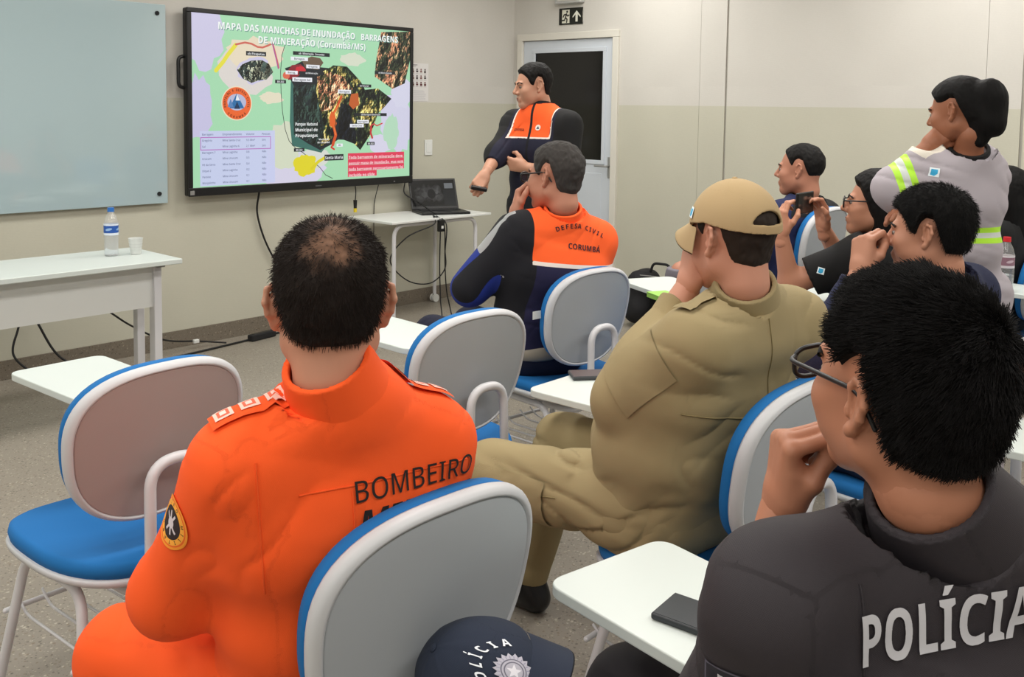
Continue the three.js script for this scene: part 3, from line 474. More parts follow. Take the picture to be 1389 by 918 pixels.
function person(o) {
  const base = [o.P[0], 0, o.P[2]], J = {}; for (const k of ['P', 'C', 'N', 'SL', 'SR', 'EL', 'ER', 'WL', 'WR', 'KL', 'KR', 'AL', 'AR', 'H']) J[k] = sub(o[k], base);
  const g = thing('person', o.label, 'person', base, 0), G = o.girth ?? 1, lat = unit(sub(J.SR, J.SL)), pl = unit([lat[0] + (o.plat ?? 0), 0, lat[2]]), A = o.arm ?? 1;
  const HL = add(J.P, pl, -0.09), HR = add(J.P, pl, 0.09), wst = mid(J.P, J.C, 0.5), at = (c, d, s) => add(c, d, s);
  const hm = new THREE.Matrix4().makeRotationFromEuler(new THREE.Euler(rad(o.pitch ?? 0), rad(o.yaw ?? 0), rad(o.roll ?? 0), 'YXZ')).scale(new THREE.Vector3(o.hs ?? 1, o.hs ?? 1, o.hs ?? 1)); hm.setPosition(...J.H);
  const onHead = (p) => new THREE.Vector3(...p).applyMatrix4(hm).toArray();
  const nd0 = unit(sub(onHead([0, -0.1, 0.036]), J.N)), torso = (e, k = 1, skin = false) => [cone(at(J.P, pl, -0.085), at(J.P, pl, 0.085), 0.108 * G + e), cone(at(wst, pl, -0.065 * G), at(wst, pl, 0.065 * G), (0.112 * G + (o.belly ?? 0)) * k + e), cone(at(J.C, lat, -0.085 * G), at(J.C, lat, 0.085 * G), 0.116 * G * k + e), cone(J.C, mid(J.C, J.N, skin ? 0.7 : 0.82), 0.11 * G * k + e, 0.07 + e), cone(mid(J.SL, J.C, 0.12), mid(J.SR, J.C, 0.12), 0.064 * G * k + e), ...(skin ? [cone(add(J.N, [0, -0.07, 0]), mid(J.N, J.SL, 0.9), 0.03, 0.028), cone(add(J.N, [0, -0.07, 0]), mid(J.N, J.SR, 0.9), 0.03, 0.028)] : [cone(add(J.N, nd0, 0.0), mid(J.N, J.SL, 0.95), 0.058 + e, 0.046 * G + e), cone(add(J.N, nd0, 0.0), mid(J.N, J.SR, 0.95), 0.058 + e, 0.046 * G + e)]), ...(o.bust ? [-1, 1].map((s) => cone(add(add(J.C, lat, s * 0.07), o.bust, 0.085), add(add(J.C, lat, s * 0.07), o.bust, 0.08), 0.06 + e)) : [])];
  const armF = (s, e, e2 = e) => { const S = J['S' + s], E = J['E' + s], W = J['W' + s]; return [cone(S, E, 0.052 * A + e, 0.043 * A + e), cone(E, W, 0.043 * A + e, 0.028 * A + e2)]; };
  const legF = (s, e) => { const Hp = s === 'L' ? HL : HR, K = J['K' + s], An = J['A' + s]; return [cone(Hp, K, 0.088 * G + e, 0.06 + e), cone(K, add(An, [0, 0.02, 0]), 0.06 + e, 0.042 + e)]; };
  const ne = onHead([0, -0.1, 0.036]);
  // skin: one body with head and hands
  const bodyF = union([...torso(-0.004, 1, true), ...armF('L', 0), ...armF('R', 0), ...legF('L', 0), ...legF('R', 0), cone(mid(J.N, ne, -0.2), ne, o.neck ?? 0.056, o.neck ?? 0.055)], 0.032);
  const all = Object.values(J), lo = [0, 1, 2].map((i) => Math.min(...all.map((p) => p[i])) - 0.24), hi = [0, 1, 2].map((i) => Math.max(...all.map((p) => p[i])) + 0.24); lo[1] = Math.max(lo[1], 0.005); hi[1] = Math.max(J.N[1], J.SL[1], J.SR[1], J.WL[1], J.WR[1]) + 0.12;
  const bm = skinMat(o.skin ?? 0xb98468), gs = [nets(bodyF, lo, hi, o.bareArms ? 0.0085 : 0.014)], sf = headSkin(o);
  gs.push(nets(sf, [-0.11, -0.19, -0.145], [0.11, 0.135, 0.13], o.hcell ?? 0.0045).applyMatrix4(hm));
  for (const s of ['L', 'R']) { const h = o['hand' + s]; if (h) { const sd = s === 'L' ? -1 : 1; gs.push(handGeo(J['W' + s], h[0], h[1], sd, h[2], h[3] ?? 1)); } else gs.push(handGeo(J['W' + s], sub(J['W' + s], J['E' + s]), [0, -1, 0], s === 'L' ? -1 : 1, 'relaxed')); }
  const body = mesh('body', mergeGeometries(gs.map((q) => { q.deleteAttribute('uv'); return q; })), bm, g);
  const onH = (name, geo, mat) => { geo.applyMatrix4(hm); return mesh(name, geo, mat, g); };
  // face
  for (const s of [-1, 1]) { onH('eye', new THREE.SphereGeometry(0.0118, 16, 12).scale(1, 0.72, 1).translate(s * 0.031, -0.001, -0.0835), std(0x8d8078, 0.35)); onH('iris', new THREE.SphereGeometry(0.0062, 12, 10).scale(1, 1, 0.5).translate(s * 0.031, -0.001, -0.0932), std(0x1c120c, 0.25)); onH('eyebrow', cord([[s * 0.013, 0.019, -0.101], [s * 0.03, 0.026, -0.097], [s * 0.05, 0.019, -0.083]], 0.0036, 12), std(o.brow ?? 0x14100e, 0.9)); }
  onH('lips', mergeGeometries([cord([[-0.021, -0.067, -0.094], [-0.008, -0.0635, -0.103], [0, -0.065, -0.104], [0.008, -0.0635, -0.103], [0.021, -0.067, -0.094]], 0.0042, 18), cord([[-0.018, -0.068, -0.095], [0, -0.0735, -0.102], [0.018, -0.068, -0.095]], 0.0046, 14)]), std(o.lips ?? 0x9a5a4c, 0.5));
  // hair
  if (o.hair) {
    const hf = hairField({ ...o.hair, neck: o.neck }), b = o.hair.box ?? [[-0.13, -0.2, -0.14], [0.13, 0.16, 0.15]];
    let hg = nets(hf, b[0], b[1], o.hair.cell ?? 0.0042);
    const skinD = sf; const keep = split(hg, (x, y, z) => hf(x, y, z) * 0 + skinD(x, y, z) + 0.002)[0]; hg = keep;
    const c1 = new THREE.Color(o.hair.color ?? 0x0d0b0b), p = hg.attributes.position;
    let hmat = hairMat(c1);
    if (o.hair.thin) {
      const col = new Float32Array(p.count * 3), c2 = new THREE.Color(o.hair.scalp), c = new THREE.Color();
      for (let i = 0; i < p.count; i++) { const x = p.getX(i), y = p.getY(i), z = p.getZ(i); let t = 0; for (const [q, r, a] of o.hair.thin) { const d = Math.hypot(x - q[0], y - q[1], z - q[2]) / r + 0.35 * N3(x * 38, y * 38, z * 38); t = Math.max(t, a * sstep(1.05, 0.25, d)); } t *= 0.8 + 0.6 * N3(x * 160, y * 160, z * 160); c.copy(c1).lerp(c2, clamp(t, 0, 1)); c.toArray(col, i * 3); }
      hg.setAttribute('color', new THREE.BufferAttribute(col, 3)); hmat = new THREE.MeshPhysicalMaterial({ color: 0xffffff, vertexColors: true, roughness: 0.72, specularIntensity: 0.45 });
    }
    const hairMesh = onH('hair', hg, hmat);
    if (o.hair.strands) {
      const R = rng(o.hair.seed ?? 3), nA = hg.attributes.normal, pA = hg.attributes.position, cnt = o.hair.strands, sg = new THREE.CylinderGeometry(0.00022, 0.00042, 1, 4, 1, true).translate(0, 0.4, 0), im = new THREE.InstancedMesh(sg, hairMat(o.hair.strandColor ?? o.hair.color ?? 0x0d0b0b), cnt), up = new THREE.Vector3(0, 1, 0), q = new THREE.Quaternion(), mm = new THREE.Matrix4(), d = new THREE.Vector3(), ps = new THREE.Vector3(), cr = new THREE.Vector3(...onHead(o.hair.crown ?? [0, 0.09, 0.06]));
      let k = 0, guard = 0; const inv = hm.clone().invert(), loc = new THREE.Vector3(), HLn = o.hair.line ?? LINE;
      while (k < cnt && guard++ < cnt * 20) {
        const i = Math.floor(R() * pA.count); ps.fromBufferAttribute(pA, i); loc.copy(ps).applyMatrix4(inv); if (loc.y < lineY(loc.z, HLn) + 0.018) continue; d.fromBufferAttribute(nA, i); ps.x += (R() - 0.5) * 0.005; ps.y += (R() - 0.5) * 0.005; ps.z += (R() - 0.5) * 0.005;
        if (hg.attributes.color && R() < (hg.attributes.color.getX(i) - c1.r) * 5) continue; const out = ps.clone().sub(cr).normalize(); out.addScaledVector(d, -out.dot(d)).normalize(); const lift = o.hair.lift ?? 0.45;
        d.multiplyScalar(lift + R() * 0.3).addScaledVector(out, 0.8).add(new THREE.Vector3(R() - 0.5, R() - 0.5, R() - 0.5).multiplyScalar(0.35)).normalize();
        q.setFromUnitVectors(up, d); const len = (o.hair.len ?? 0.014) * (0.6 + R() * 0.7); mm.compose(ps, q, new THREE.Vector3(1, len, 1)); im.setMatrixAt(k++, mm);
      }
      im.count = k; im.name = 'hair_strands'; im.userData.kind = 'stuff'; g.add(im);
    }
  }
  // clothes
  const e = o.ease ?? 0.016, fo = folds(o.folds ?? 0.006, o.seed ?? 1), out = { g, J, hm, onHead, onH, lat, base };
  const sl = (s) => { const S = J['S' + s], E = J['E' + s], W = J['W' + s]; if (o.shortSleeve) return [cone(S, mid(S, E, 0.72), 0.06 * A + e, 0.062 * A + e, true)]; const c = mid(E, W, o.cuff ?? 0.9); return [cone(S, E, 0.054 * A + e, 0.046 * A + e), cone(E, c, 0.046 * A + e, 0.033 * A + e * 0.7, true)]; };
  const hem = o.hem ?? J.P[1] - 0.06, upP = torso(e, 1.03), slP = [...sl('L'), ...sl('R')], upU = union([...upP, ...slP], o.blend ?? 0.06);
  const nd = unit(sub(ne, J.N)), nTop = add(J.N, nd, o.neckTop ?? 0.035);
  const upF = (x, y, z) => { let d = upU(x, y, z); if (d < 0.04 && d > -0.04) d += fo(x, y, z); const t = (x - nTop[0]) * nd[0] + (y - nTop[1]) * nd[1] + (z - nTop[2]) * nd[2], ux = x - nTop[0] - nd[0] * t, uy = y - nTop[1] - nd[1] * t, uz = z - nTop[2] - nd[2] * t; if (ux * ux + uy * uy + uz * uz < 0.0074) d = smax(d, t, 0.012); return smax(d, hem - y, 0.02); };
  out.upF = upF;
  const uh = [...hi]; let rest = nets(upF, [lo[0], Math.max(lo[1], hem - 0.05), lo[2]], uh, o.cell ?? 0.011);
  for (const part of o.upper.slice(0, -1)) { const [a, b] = split(rest, (x, y, z) => part.test(x, y, z, out)); if (a.attributes.position.count) mesh(part.name, soften(a), part.mat, g); rest = b; }
  const last = o.upper[o.upper.length - 1]; const upMesh = mesh(last.name, soften(rest), last.mat, g); out.upper = upMesh;
  if (o.collar) {
    const c0 = add(J.N, nd, o.collar[0]), c1 = add(J.N, nd, o.collar[1]), cf = cone(c0, c1, o.collar[2], o.collar[3], true), inn = cone(c0, c1, o.collar[2] - 0.014, o.collar[3] - 0.0125), bk = unit(sub(c0, c1));
    const f = (x, y, z) => { const d = cf(x, y, z) + 0.15 * fo(x, y, z); return smax(smax(d, -inn(x, y, z), 0.004), (x - c0[0]) * bk[0] + (y - c0[1]) * bk[1] + (z - c0[2]) * bk[2] - 0.01, 0.006); };
    const m0 = mid(c0, c1); mesh('collar', soften(nets(f, m0.map((v) => v - 0.13), m0.map((v) => v + 0.13), 0.0042)), o.collar[4], g);
  }
  const lowF0 = union([cone(add(J.P, pl, -0.085), add(J.P, pl, 0.085), 0.112 * G + 0.008), cone(add(J.P, [0, 0.07, 0]), J.P, 0.11 * G), ...legF('L', 0.017), ...legF('R', 0.017)], 0.05), lf = folds((o.folds ?? 0.006) * 1.1, (o.seed ?? 1) + 9);
  const lowF = (x, y, z) => { const d = lowF0(x, y, z); return Math.max(d < 0.04 && d > -0.04 ? d + lf(x, y, z) : d, 0.05 - y, y - (J.P[1] + 0.12)); }; out.lowF = lowF;
  mesh('trousers', soften(nets(lowF, [lo[0], 0.02, lo[2]], [hi[0], J.P[1] + 0.2, hi[2]], o.lowCell ?? 0.012)), o.trousers, g);
  for (const s of ['L', 'R']) {
    const a = J['A' + s], f2 = o['foot' + s] ?? o.foot ?? [0, 0, -1], heel = [a[0] - f2[0] * 0.035, a[1] - 0.036, a[2] - f2[2] * 0.035], toe = [a[0] + f2[0] * 0.16, a[1] - 0.044, a[2] + f2[2] * 0.16];
    const sfn = union([cone(heel, toe, 0.043, 0.036), cone(add(a, [0, -0.01, 0]), mid(heel, toe, 0.45), 0.046, 0.036), cone(a, add(a, [0, 0.06, 0]), 0.046, 0.047)], 0.03), fl = a[1] - 0.078;
    mesh('shoe', nets((x, y, z) => Math.max(sfn(x, y, z), fl - y), add(a, [-0.24, -0.1, -0.24]), add(a, [0.24, 0.13, 0.24]), 0.008), o.shoes ?? M.blackMatte, g);
  }
  return out;
}
function glasses(p, mat = M.black) {
  const rim = (s) => { const q = outline(28, 0.05, 0.037, 3).map(([u, v]) => [s * 0.033 + u, v - 0.002, -0.116 - 0.012 * Math.abs(u) * 4]); q.push(q[0]); return new THREE.TubeGeometry(new THREE.CatmullRomCurve3(q.slice(0, -1).map((v) => new THREE.Vector3(...v)), true), 48, 0.003, 7); };
  const g = new THREE.Group(); g.name = 'glasses'; p.g.add(g);
  const put = (n, geo, m) => { geo.applyMatrix4(p.hm); mesh(n, geo, m, g); };
  for (const s of [-1, 1]) { put('rim', rim(s), mat); put('temple', tube([[s * 0.058, 0.008, -0.116], [s * 0.072, 0.008, -0.108], [s * 0.081, 0.014, 0.012], [s * 0.076, -0.022, 0.034]], 0.003, 0.014, 40, 7), mat); const l = new THREE.Shape(); outline(24, 0.047, 0.034, 3).forEach(([u, v], i) => l[i ? 'lineTo' : 'moveTo'](u, v)); put('lens', new THREE.ShapeGeometry(l).translate(s * 0.033, -0.002, -0.1168), new THREE.MeshPhysicalMaterial({ color: 0xffffff, transmission: 1, thickness: 0, roughness: 0.02, ior: 1.4, side: THREE.DoubleSide })); }
  put('bridge', cord([[-0.009, 0.003, -0.116], [0, 0.007, -0.12], [0.009, 0.003, -0.116]], 0.0022, 10), mat);
  return g;
}

function seamLine(f, a, b, n, parent, mat, name = 'seam', r = 0.0016) {   // a stitched seam lying on the cloth between two points
  const d = unit(n), pts = []; for (let i = 0; i <= 24; i++) { let q = add(mid(a, b, i / 24), d, 0.2); for (let k = 0; k < 50; k++) { const v = f(...q); if (v < 0.0008) break; q = add(q, d, -v * 0.8); } pts.push(q); }
  return mesh(name, cord(pts, r, 60), mat, parent);
}
// ---------------------------------------------------------------- the people
const badge = (w, h, draw) => printMat(w, h, draw);
const words = (t, w, h, color, font, extra) => printMat(w, h, (x) => { x.clearRect(0, 0, w, h); if (font) { x.fillStyle = color; x.font = font; } x.textAlign = 'center'; x.textBaseline = 'middle'; extra ? extra(x) : x.fillText(t, w / 2, h / 2, w); });
const stateBadge = badge(128, 128, (x) => { x.fillStyle = '#e8f2f6'; x.beginPath(); x.moveTo(30, 10); x.lineTo(118, 30); x.lineTo(104, 118); x.lineTo(10, 96); x.fill(); x.fillStyle = '#38a9d8'; x.beginPath(); x.moveTo(42, 28); x.lineTo(100, 42); x.lineTo(92, 84); x.lineTo(64, 100); x.lineTo(28, 84); x.fill(); });
const C = { orange: cloth(0xff5c1a), khaki: cloth(0x9c8c66), khakiCap: cloth(0xb39a72), blackU: cloth(0x2c272c, 0.75), navy: cloth(0x12142c), navyDark: cloth(0x0b0b14), blackT: cloth(0x0a0a0c), blueSleeve: cloth(0x1a2f86), greyRefl: std(0x9a9a9c, 0.4), vestOrange: cloth(0xff6224), grey: cloth(0xb0a9b0), greyTrouser: cloth(0x77737c), lime: std(0xb6f03a, 0.5), silver: std(0xcfd6d2, 0.4), whiteTrim: std(0xe8dcd2, 0.7), jeans: cloth(0x1c2740), whiteCuff: cloth(0xe2dccf) };
// firefighter in orange
{
  const p = person({ label: 'firefighter in orange uniform sitting with his back to us, thinning dark hair', P: [-4.99, 0.53, 4.13], C: [-5.02, 0.84, 4.19], N: [-5.045, 1.035, 4.235], H: [-5.05, 1.192, 4.212], SL: [-5.195, 0.95, 4.175], SR: [-4.88, 0.935, 4.26], EL: [-5.222, 0.715, 4.03], WL: [-5.1, 0.66, 3.84], ER: [-4.81, 0.72, 4.1], WR: [-4.90, 0.74, 3.86], KL: [-5.17, 0.475, 3.74], KR: [-4.9, 0.49, 3.67], AL: [-5.2, 0.08, 3.66], AR: [-4.9, 0.08, 3.6],
    yaw: -36, pitch: -2, hs: 1.05, skin: 0xc08a70, girth: 1.02, cell: 0.008, lowCell: 0.01, hcell: 0.004, seed: 2, folds: 0.005, collar: [-0.012, 0.088, 0.09, 0.07, C.orange], neckTop: 0.045, blend: 0.045,
    hair: { color: 0x201814, thick: 0.006, top: 0.4, scalp: 0xa67c62, thin: [[[0.0, 0.09, 0.078], 0.05, 0.55], [[0.005, 0.12, 0.03], 0.048, 0.25]], strands: 9000, len: 0.009, lift: 0.5, seed: 4, crown: [0, 0.11, 0.06], line: [[-0.2, 0.085], [-0.09, 0.08], [-0.068, 0.066], [-0.05, 0.03], [-0.04, -0.005], [-0.024, -0.016], [-0.008, 0.022], [0.008, 0.036], [0.03, 0.03], [0.04, -0.02], [0.05, -0.065], [0.2, -0.088]] },
    upper: [{ name: 'shirt', mat: C.orange }], trousers: C.orange });
  const bn = [-0.2, 0.12, 0.96], Q = (x, y, z) => sub([x, y, z], p.base);
  seamLine(p.upF, Q(-5.19, 0.98, 4.22), Q(-5.19, 0.78, 4.24), [-0.6, 0.1, 0.9], p.g, C.orange); seamLine(p.upF, Q(-5.16, 0.93, 4.3), Q(-4.88, 0.93, 4.36), [-0.2, 0.2, 1], p.g, C.orange); seamLine(p.upF, Q(-5.08, 0.92, 4.3), Q(-5.08, 0.7, 4.3), [-0.2, 0.1, 1], p.g, C.orange);
  patch(p.upF, sub([-4.968, 0.915, 4.31], p.base), bn, [0, 1, 0], 0.225, 0.05, words('BOMBEIRO', 640, 168, '#1c1512', '150px sans-serif'), 'back_lettering', p.g);
  patch(p.upF, sub([-4.966, 0.866, 4.31], p.base), bn, [0, 1, 0], 0.225, 0.056, words('MILITAR', 640, 180, '#140f0e', 'bold italic 172px sans-serif'), 'back_lettering', p.g);
  const arm = words('', 256, 256, '', '', (x) => { x.fillStyle = '#ff9d2c'; x.beginPath(); x.arc(128, 128, 124, 0, 7); x.fill(); x.fillStyle = '#f46a1c'; x.beginPath(); x.arc(128, 128, 112, 0, 7); x.fill(); x.fillStyle = '#ffae3c'; x.beginPath(); x.arc(128, 128, 104, 0, 7); x.fill(); x.fillStyle = '#2a1c20'; x.beginPath(); x.arc(128, 128, 78, 0, 7); x.fill(); x.strokeStyle = '#d8cdd2'; x.lineWidth = 12; for (const [a, b, c, d] of [[88, 170, 168, 86], [88, 88, 168, 170], [128, 70, 128, 186]]) { x.beginPath(); x.moveTo(a, b); x.lineTo(c, d); x.stroke(); } x.fillStyle = '#d8cdd2'; x.beginPath(); x.arc(128, 128, 26, 0, 7); x.fill(); x.fillStyle = '#4a2a10'; x.font = 'bold 24px sans-serif'; [...'BOMBEIRO MILITAR'].forEach((ch, i) => { const a = -3.9 + i * 0.42; x.save(); x.translate(128 + Math.cos(a) * 91, 128 + Math.sin(a) * 91); x.rotate(a + 1.57); x.fillText(ch, 0, 0); x.restore(); }); });
  patch(p.upF, sub([-5.225, 0.87, 4.115], p.base), [-0.95, 0.1, 0.12], [0, 1, 0.1], 0.085, 0.085, arm, 'sleeve_badge', p.g, { nx: 18, ny: 18 }).userData.label = 'round orange and black sleeve badge';
  for (const s of ['L', 'R']) {
    const S = p.J['S' + s], q = mid(S, p.J.N, 0.2); const o = [q[0], q[1] + 0.06, q[2] - 0.005], out = unit(sub(S, p.J.N));
    const ep = patch(p.upF, o, [out[0] * 0.35, 1, out[2] * 0.35], [-out[0], 0, -out[2]], 0.06, 0.135, C.orange, 'epaulette', p.g, { nx: 8, ny: 14, off: 0.006 });
    const st = words('', 128, 256, '', '', (x) => { for (let i = 0; i < 3; i++) { const y = 190 - i * 82; x.fillStyle = '#f6c9ba'; x.fillRect(22, y, 84, 60); x.fillStyle = '#e8674a'; x.fillRect(34, y + 11, 60, 38); x.fillStyle = '#f3d6cc'; x.fillRect(46, y + 20, 36, 20); } });
    patch(p.upF, o, [out[0] * 0.35, 1, out[2] * 0.35], [-out[0], 0, -out[2]], 0.055, 0.125, st, 'rank_slide', p.g, { nx: 8, ny: 14, off: 0.0075 });
  }
}
// policeman in black
{
  const p = person({ label: 'military policeman in black uniform and black glasses resting his chin on his fist', P: [-4.83, 0.55, 5.03], C: [-4.86, 0.84, 5.09], N: [-4.872, 1.035, 5.105], H: [-4.93, 1.207, 5.063], SL: [-5.055, 0.98, 4.985], SR: [-4.70, 0.955, 5.16], EL: [-4.985, 0.735, 4.885], WL: [-4.883, 1.015, 4.905], ER: [-4.6, 0.74, 5.05], WR: [-4.66, 0.63, 4.8], KL: [-4.96, 0.53, 4.6], KR: [-4.7, 0.53, 4.57], AL: [-4.96, 0.08, 4.62], AR: [-4.7, 0.08, 4.55],
    yaw: -24, pitch: 4, roll: 4, ear: 12, hs: 0.96, skin: 0xb67c60, girth: 1.06, cell: 0.0075, lowCell: 0.012, hcell: 0.0038, seed: 5, folds: 0.007, cuff: 0.86, collar: [-0.012, 0.098, 0.096, 0.068, C.blackU], neckTop: 0.04, blend: 0.05,
    handL: [[-0.1, 0.95, 0.05], [0.55, 0.1, 0.6], 'fist', 0.93],
    hair: { color: 0x0c0a0a, thick: 0.012, top: 0.4, rough: 1.5, scalp: 0x6a4c3c, thin: [[[0.04, 0.04, 0.118], 0.034, 0.9]], strands: 30000, len: 0.012, lift: 0.3, seed: 8, crown: [0.035, 0.085, 0.085], cell: 0.004, box: [[-0.13, -0.2, -0.14], [0.13, 0.17, 0.16]], line: [[-0.2, 0.088], [-0.09, 0.084], [-0.068, 0.076], [-0.052, 0.062], [-0.036, 0.04], [-0.024, 0.016], [-0.008, 0.03], [0.008, 0.042], [0.03, 0.036], [0.04, -0.015], [0.05, -0.07], [0.2, -0.108]] },
    upper: [{ name: 'uniform_jacket', mat: C.blackU }], trousers: C.blackU });
  glasses(p);
  const Q = (x, y, z) => sub([x, y, z], p.base); seamLine(p.upF, Q(-5.03, 1.02, 5.05), Q(-5.06, 0.8, 5.08), [-0.7, 0.5, 0.7], p.g, C.blackU); seamLine(p.upF, Q(-5.04, 0.9, 5.1), Q(-4.66, 0.9, 5.25), [-0.4, 0.3, 0.9], p.g, C.blackU);
  const tx = words('POLÍCIA MILITAR', 1024, 168, '#c9c9ce', 'bold 150px sans-serif');
  patch(p.upF, sub([-4.897, 0.994, 5.18], p.base), [-0.36, 0.35, 0.87], [0, 1, 0], 0.395, 0.075, tx, 'back_lettering', p.g, { nx: 60, ny: 12 });
  const tab = words('', 256, 160, '', '', (x) => { x.fillStyle = '#23222c'; x.fillRect(0, 0, 256, 160); x.strokeStyle = '#5a5866'; x.lineWidth = 5; x.strokeRect(4, 4, 248, 152); x.fillStyle = '#d6d6dc'; x.font = 'bold 60px sans-serif'; x.fillText('PMMS', 128, 46); x.beginPath(); x.arc(128, 118, 34, 0, 7); x.fill(); x.fillStyle = '#4a4a58'; x.beginPath(); x.arc(128, 118, 22, 0, 7); x.fill(); });
  patch(p.upF, sub([-5.07, 0.885, 4.96], p.base), [-0.8, 0.3, 0.4], [0, 1, 0], 0.085, 0.06, tab, 'sleeve_badge', p.g, { nx: 14, ny: 10 });
}
// officer in khaki
{
  const p = person({ label: 'officer in khaki uniform and khaki cap sitting side-on, fist at his mouth', P: [-4.0, 0.56, 4.18], C: [-3.985, 0.86, 4.25], N: [-3.965, 1.05, 4.345], H: [-3.99, 1.21, 4.325], SL: [-4.15, 0.985, 4.33], SR: [-3.78, 0.99, 4.38], EL: [-4.18, 0.83, 4.16], WL: [-4.005, 1.075, 4.215], ER: [-3.7, 0.78, 4.2], WR: [-3.85, 0.65, 4.0], KL: [-4.17, 0.54, 3.74], KR: [-3.85, 0.54, 3.72], AL: [-4.2, 0.08, 3.62], AR: [-3.86, 0.08, 3.6],
    yaw: -17, pitch: -4, hs: 1.0, skin: 0xc58c74, girth: 1.2, arm: 1.12, belly: 0.02, cell: 0.0078, lowCell: 0.009, seed: 8, ear: 20, folds: 0.0095, cuff: 0.88, collar: [-0.015, 0.075, 0.092, 0.07, C.khaki], neckTop: 0.04, blend: 0.035,
    handL: [[0.1, 0.9, 0.05], [0.75, 0.0, 0.5], 'loose'],
    hair: { color: 0x2a211b, thick: 0.003, top: 0, strands: 0 },
    upper: [{ name: 'uniform_shirt', mat: C.khaki }], trousers: C.khaki, shoes: std(0x141416, 0.35) });
  wornCap(p);
  const Q = (x, y, z) => sub([x, y, z], p.base), thread = cloth(0x85764f);
  seamLine(p.upF, Q(-4.02, 1.04, 4.46), Q(-4.0, 0.8, 4.5), [-0.5, 0.1, 1], p.g, thread); seamLine(p.upF, Q(-4.25, 0.85, 4.4), Q(-4.0, 0.8, 4.5), [-0.6, 0.1, 1], p.g, thread);
  seamLine(p.lowF, Q(-4.25, 0.6, 4.0), Q(-4.3, 0.58, 3.72), [-0.7, 1, 0], p.g, thread);
  const S = p.J.SL, ep = patch(p.upF, [S[0] + 0.03, S[1] + 0.07, S[2] - 0.01], [-0.3, 1, 0], [1, 0, 0.1], 0.05, 0.12, C.khaki, 'epaulette', p.g, { nx: 8, ny: 12, off: 0.009 });
  const um = mid(p.J.SL, p.J.EL, 0.62);
  patch(p.upF, [um[0] - 0.03, um[1] + 0.02, um[2]], [-1, 0.35, 0.2], unit(sub(p.J.SL, p.J.EL)), 0.14, 0.15, C.khaki, 'sleeve_pocket', p.g, { nx: 14, ny: 14, off: 0.005 });
  const tm = mid(p.J.P, p.J.KL, 0.72);
  patch(p.lowF, [tm[0] - 0.1, tm[1] - 0.015, tm[2]], [-1, 0.1, 0], [0, 1, 0], 0.2, 0.12, C.khaki, 'cargo_pocket', p.g, { nx: 16, ny: 10, off: 0.007 });
}
function capGeo(open) {                                       // a cap in head axes: shell with a back opening and a visor
  const cut = (x, y, z) => (z < 0 ? 0.036 - 0.1 * z * 0.2 : 0.036 - 0.28 * z) - y;
  const dome = ell([0, 0.022, 0.008], [0.092, 0.112, 0.118]), inner = ell([0, 0.022, 0.008], [0.0855, 0.1055, 0.1115]);
  const hole = ell([0, 0.012, 0.125], [0.05, 0.042, 0.05]), bandY = (z) => (z < 0 ? 0.036 : 0.036 - 0.28 * z);
  return nets((x, y, z) => {
    let d = Math.max(dome(x, y, z), -inner(x, y, z), cut(x, y, z));
    d -= 0.0008 * Math.abs(Math.sin(Math.atan2(z - 0.008, x) * 3 + 0.5)) ** 12;
    if (open) { const h = smax(hole(x, y, z), -(y - bandY(z) - 0.022), 0.004); d = smax(d, -h, 0.004); }
    return d;
  }, [-0.11, -0.03, -0.13], [0.11, 0.165, 0.145], 0.0036);
}
function visorGeo() {
  const pos = [], idx = [], n = 24, m = 8;
  for (const top of [0, 1]) for (let j = 0; j <= m; j++) for (let i = 0; i <= n; i++) { const a = (i / n - 0.5) * 2, t = j / m; const x = a * 0.086, z0 = -Math.sqrt(Math.max(0, 1 - (x / 0.09) ** 2)) * 0.112 + 0.006, len = 0.068 * Math.sqrt(Math.max(0, 1 - a * a * 0.94)); pos.push(x * (1 + 0.04 * t), 0.041 - 0.055 * a * a * (0.35 + 0.65 * t) - 0.022 * t + top * 0.0045, z0 - len * t); }
  const S = (n + 1) * (m + 1); for (const top of [0, 1]) for (let j = 0; j < m; j++) for (let i = 0; i < n; i++) { const a = top * S + j * (n + 1) + i, b = a + 1, c = a + n + 1, d = c + 1; top ? idx.push(a, b, c, b, d, c) : idx.push(a, c, b, b, c, d); }
  const edge = []; for (let i = 0; i <= n; i++) edge.push(m * (n + 1) + i); for (let i = 0; i < n; i++) idx.push(edge[i], edge[i] + S, edge[i + 1], edge[i + 1], edge[i] + S, edge[i + 1] + S);
  const g = new THREE.BufferGeometry(); g.setAttribute('position', new THREE.Float32BufferAttribute(pos, 3)); g.setIndex(idx); g.computeVertexNormals(); return g;
}
function wornCap(p) {
  const g = new THREE.Group(); g.name = 'cap'; p.g.add(g); const put = (n, q, m) => { q.applyMatrix4(p.hm); return mesh(n, q, m, g); };
  const tilt = new THREE.Matrix4().makeRotationX(rad(-4));
  put('crown', soften(capGeo(true)).applyMatrix4(tilt), C.khakiCap); put('visor', uvWorld(visorGeo()).applyMatrix4(tilt), C.khakiCap); put('top_button', new THREE.SphereGeometry(0.007, 12, 8).scale(1, 0.5, 1).translate(0, 0.135, 0.008), C.khakiCap);
  const b = new THREE.PlaneGeometry(0.036, 0.036, 6, 6).rotateY(-Math.PI / 2); const q = b.attributes.position; for (let i = 0; i < q.count; i++) { const y = q.getY(i) + 0.062, z = q.getZ(i) - 0.055; q.setXYZ(i, -0.0945 * Math.sqrt(Math.max(0.05, 1 - ((y - 0.022) / 0.112) ** 2 - ((z - 0.008) / 0.118) ** 2)) - 0.001, y, z); } b.computeVertexNormals();
  put('badge', b.applyMatrix4(tilt), stateBadge);
}
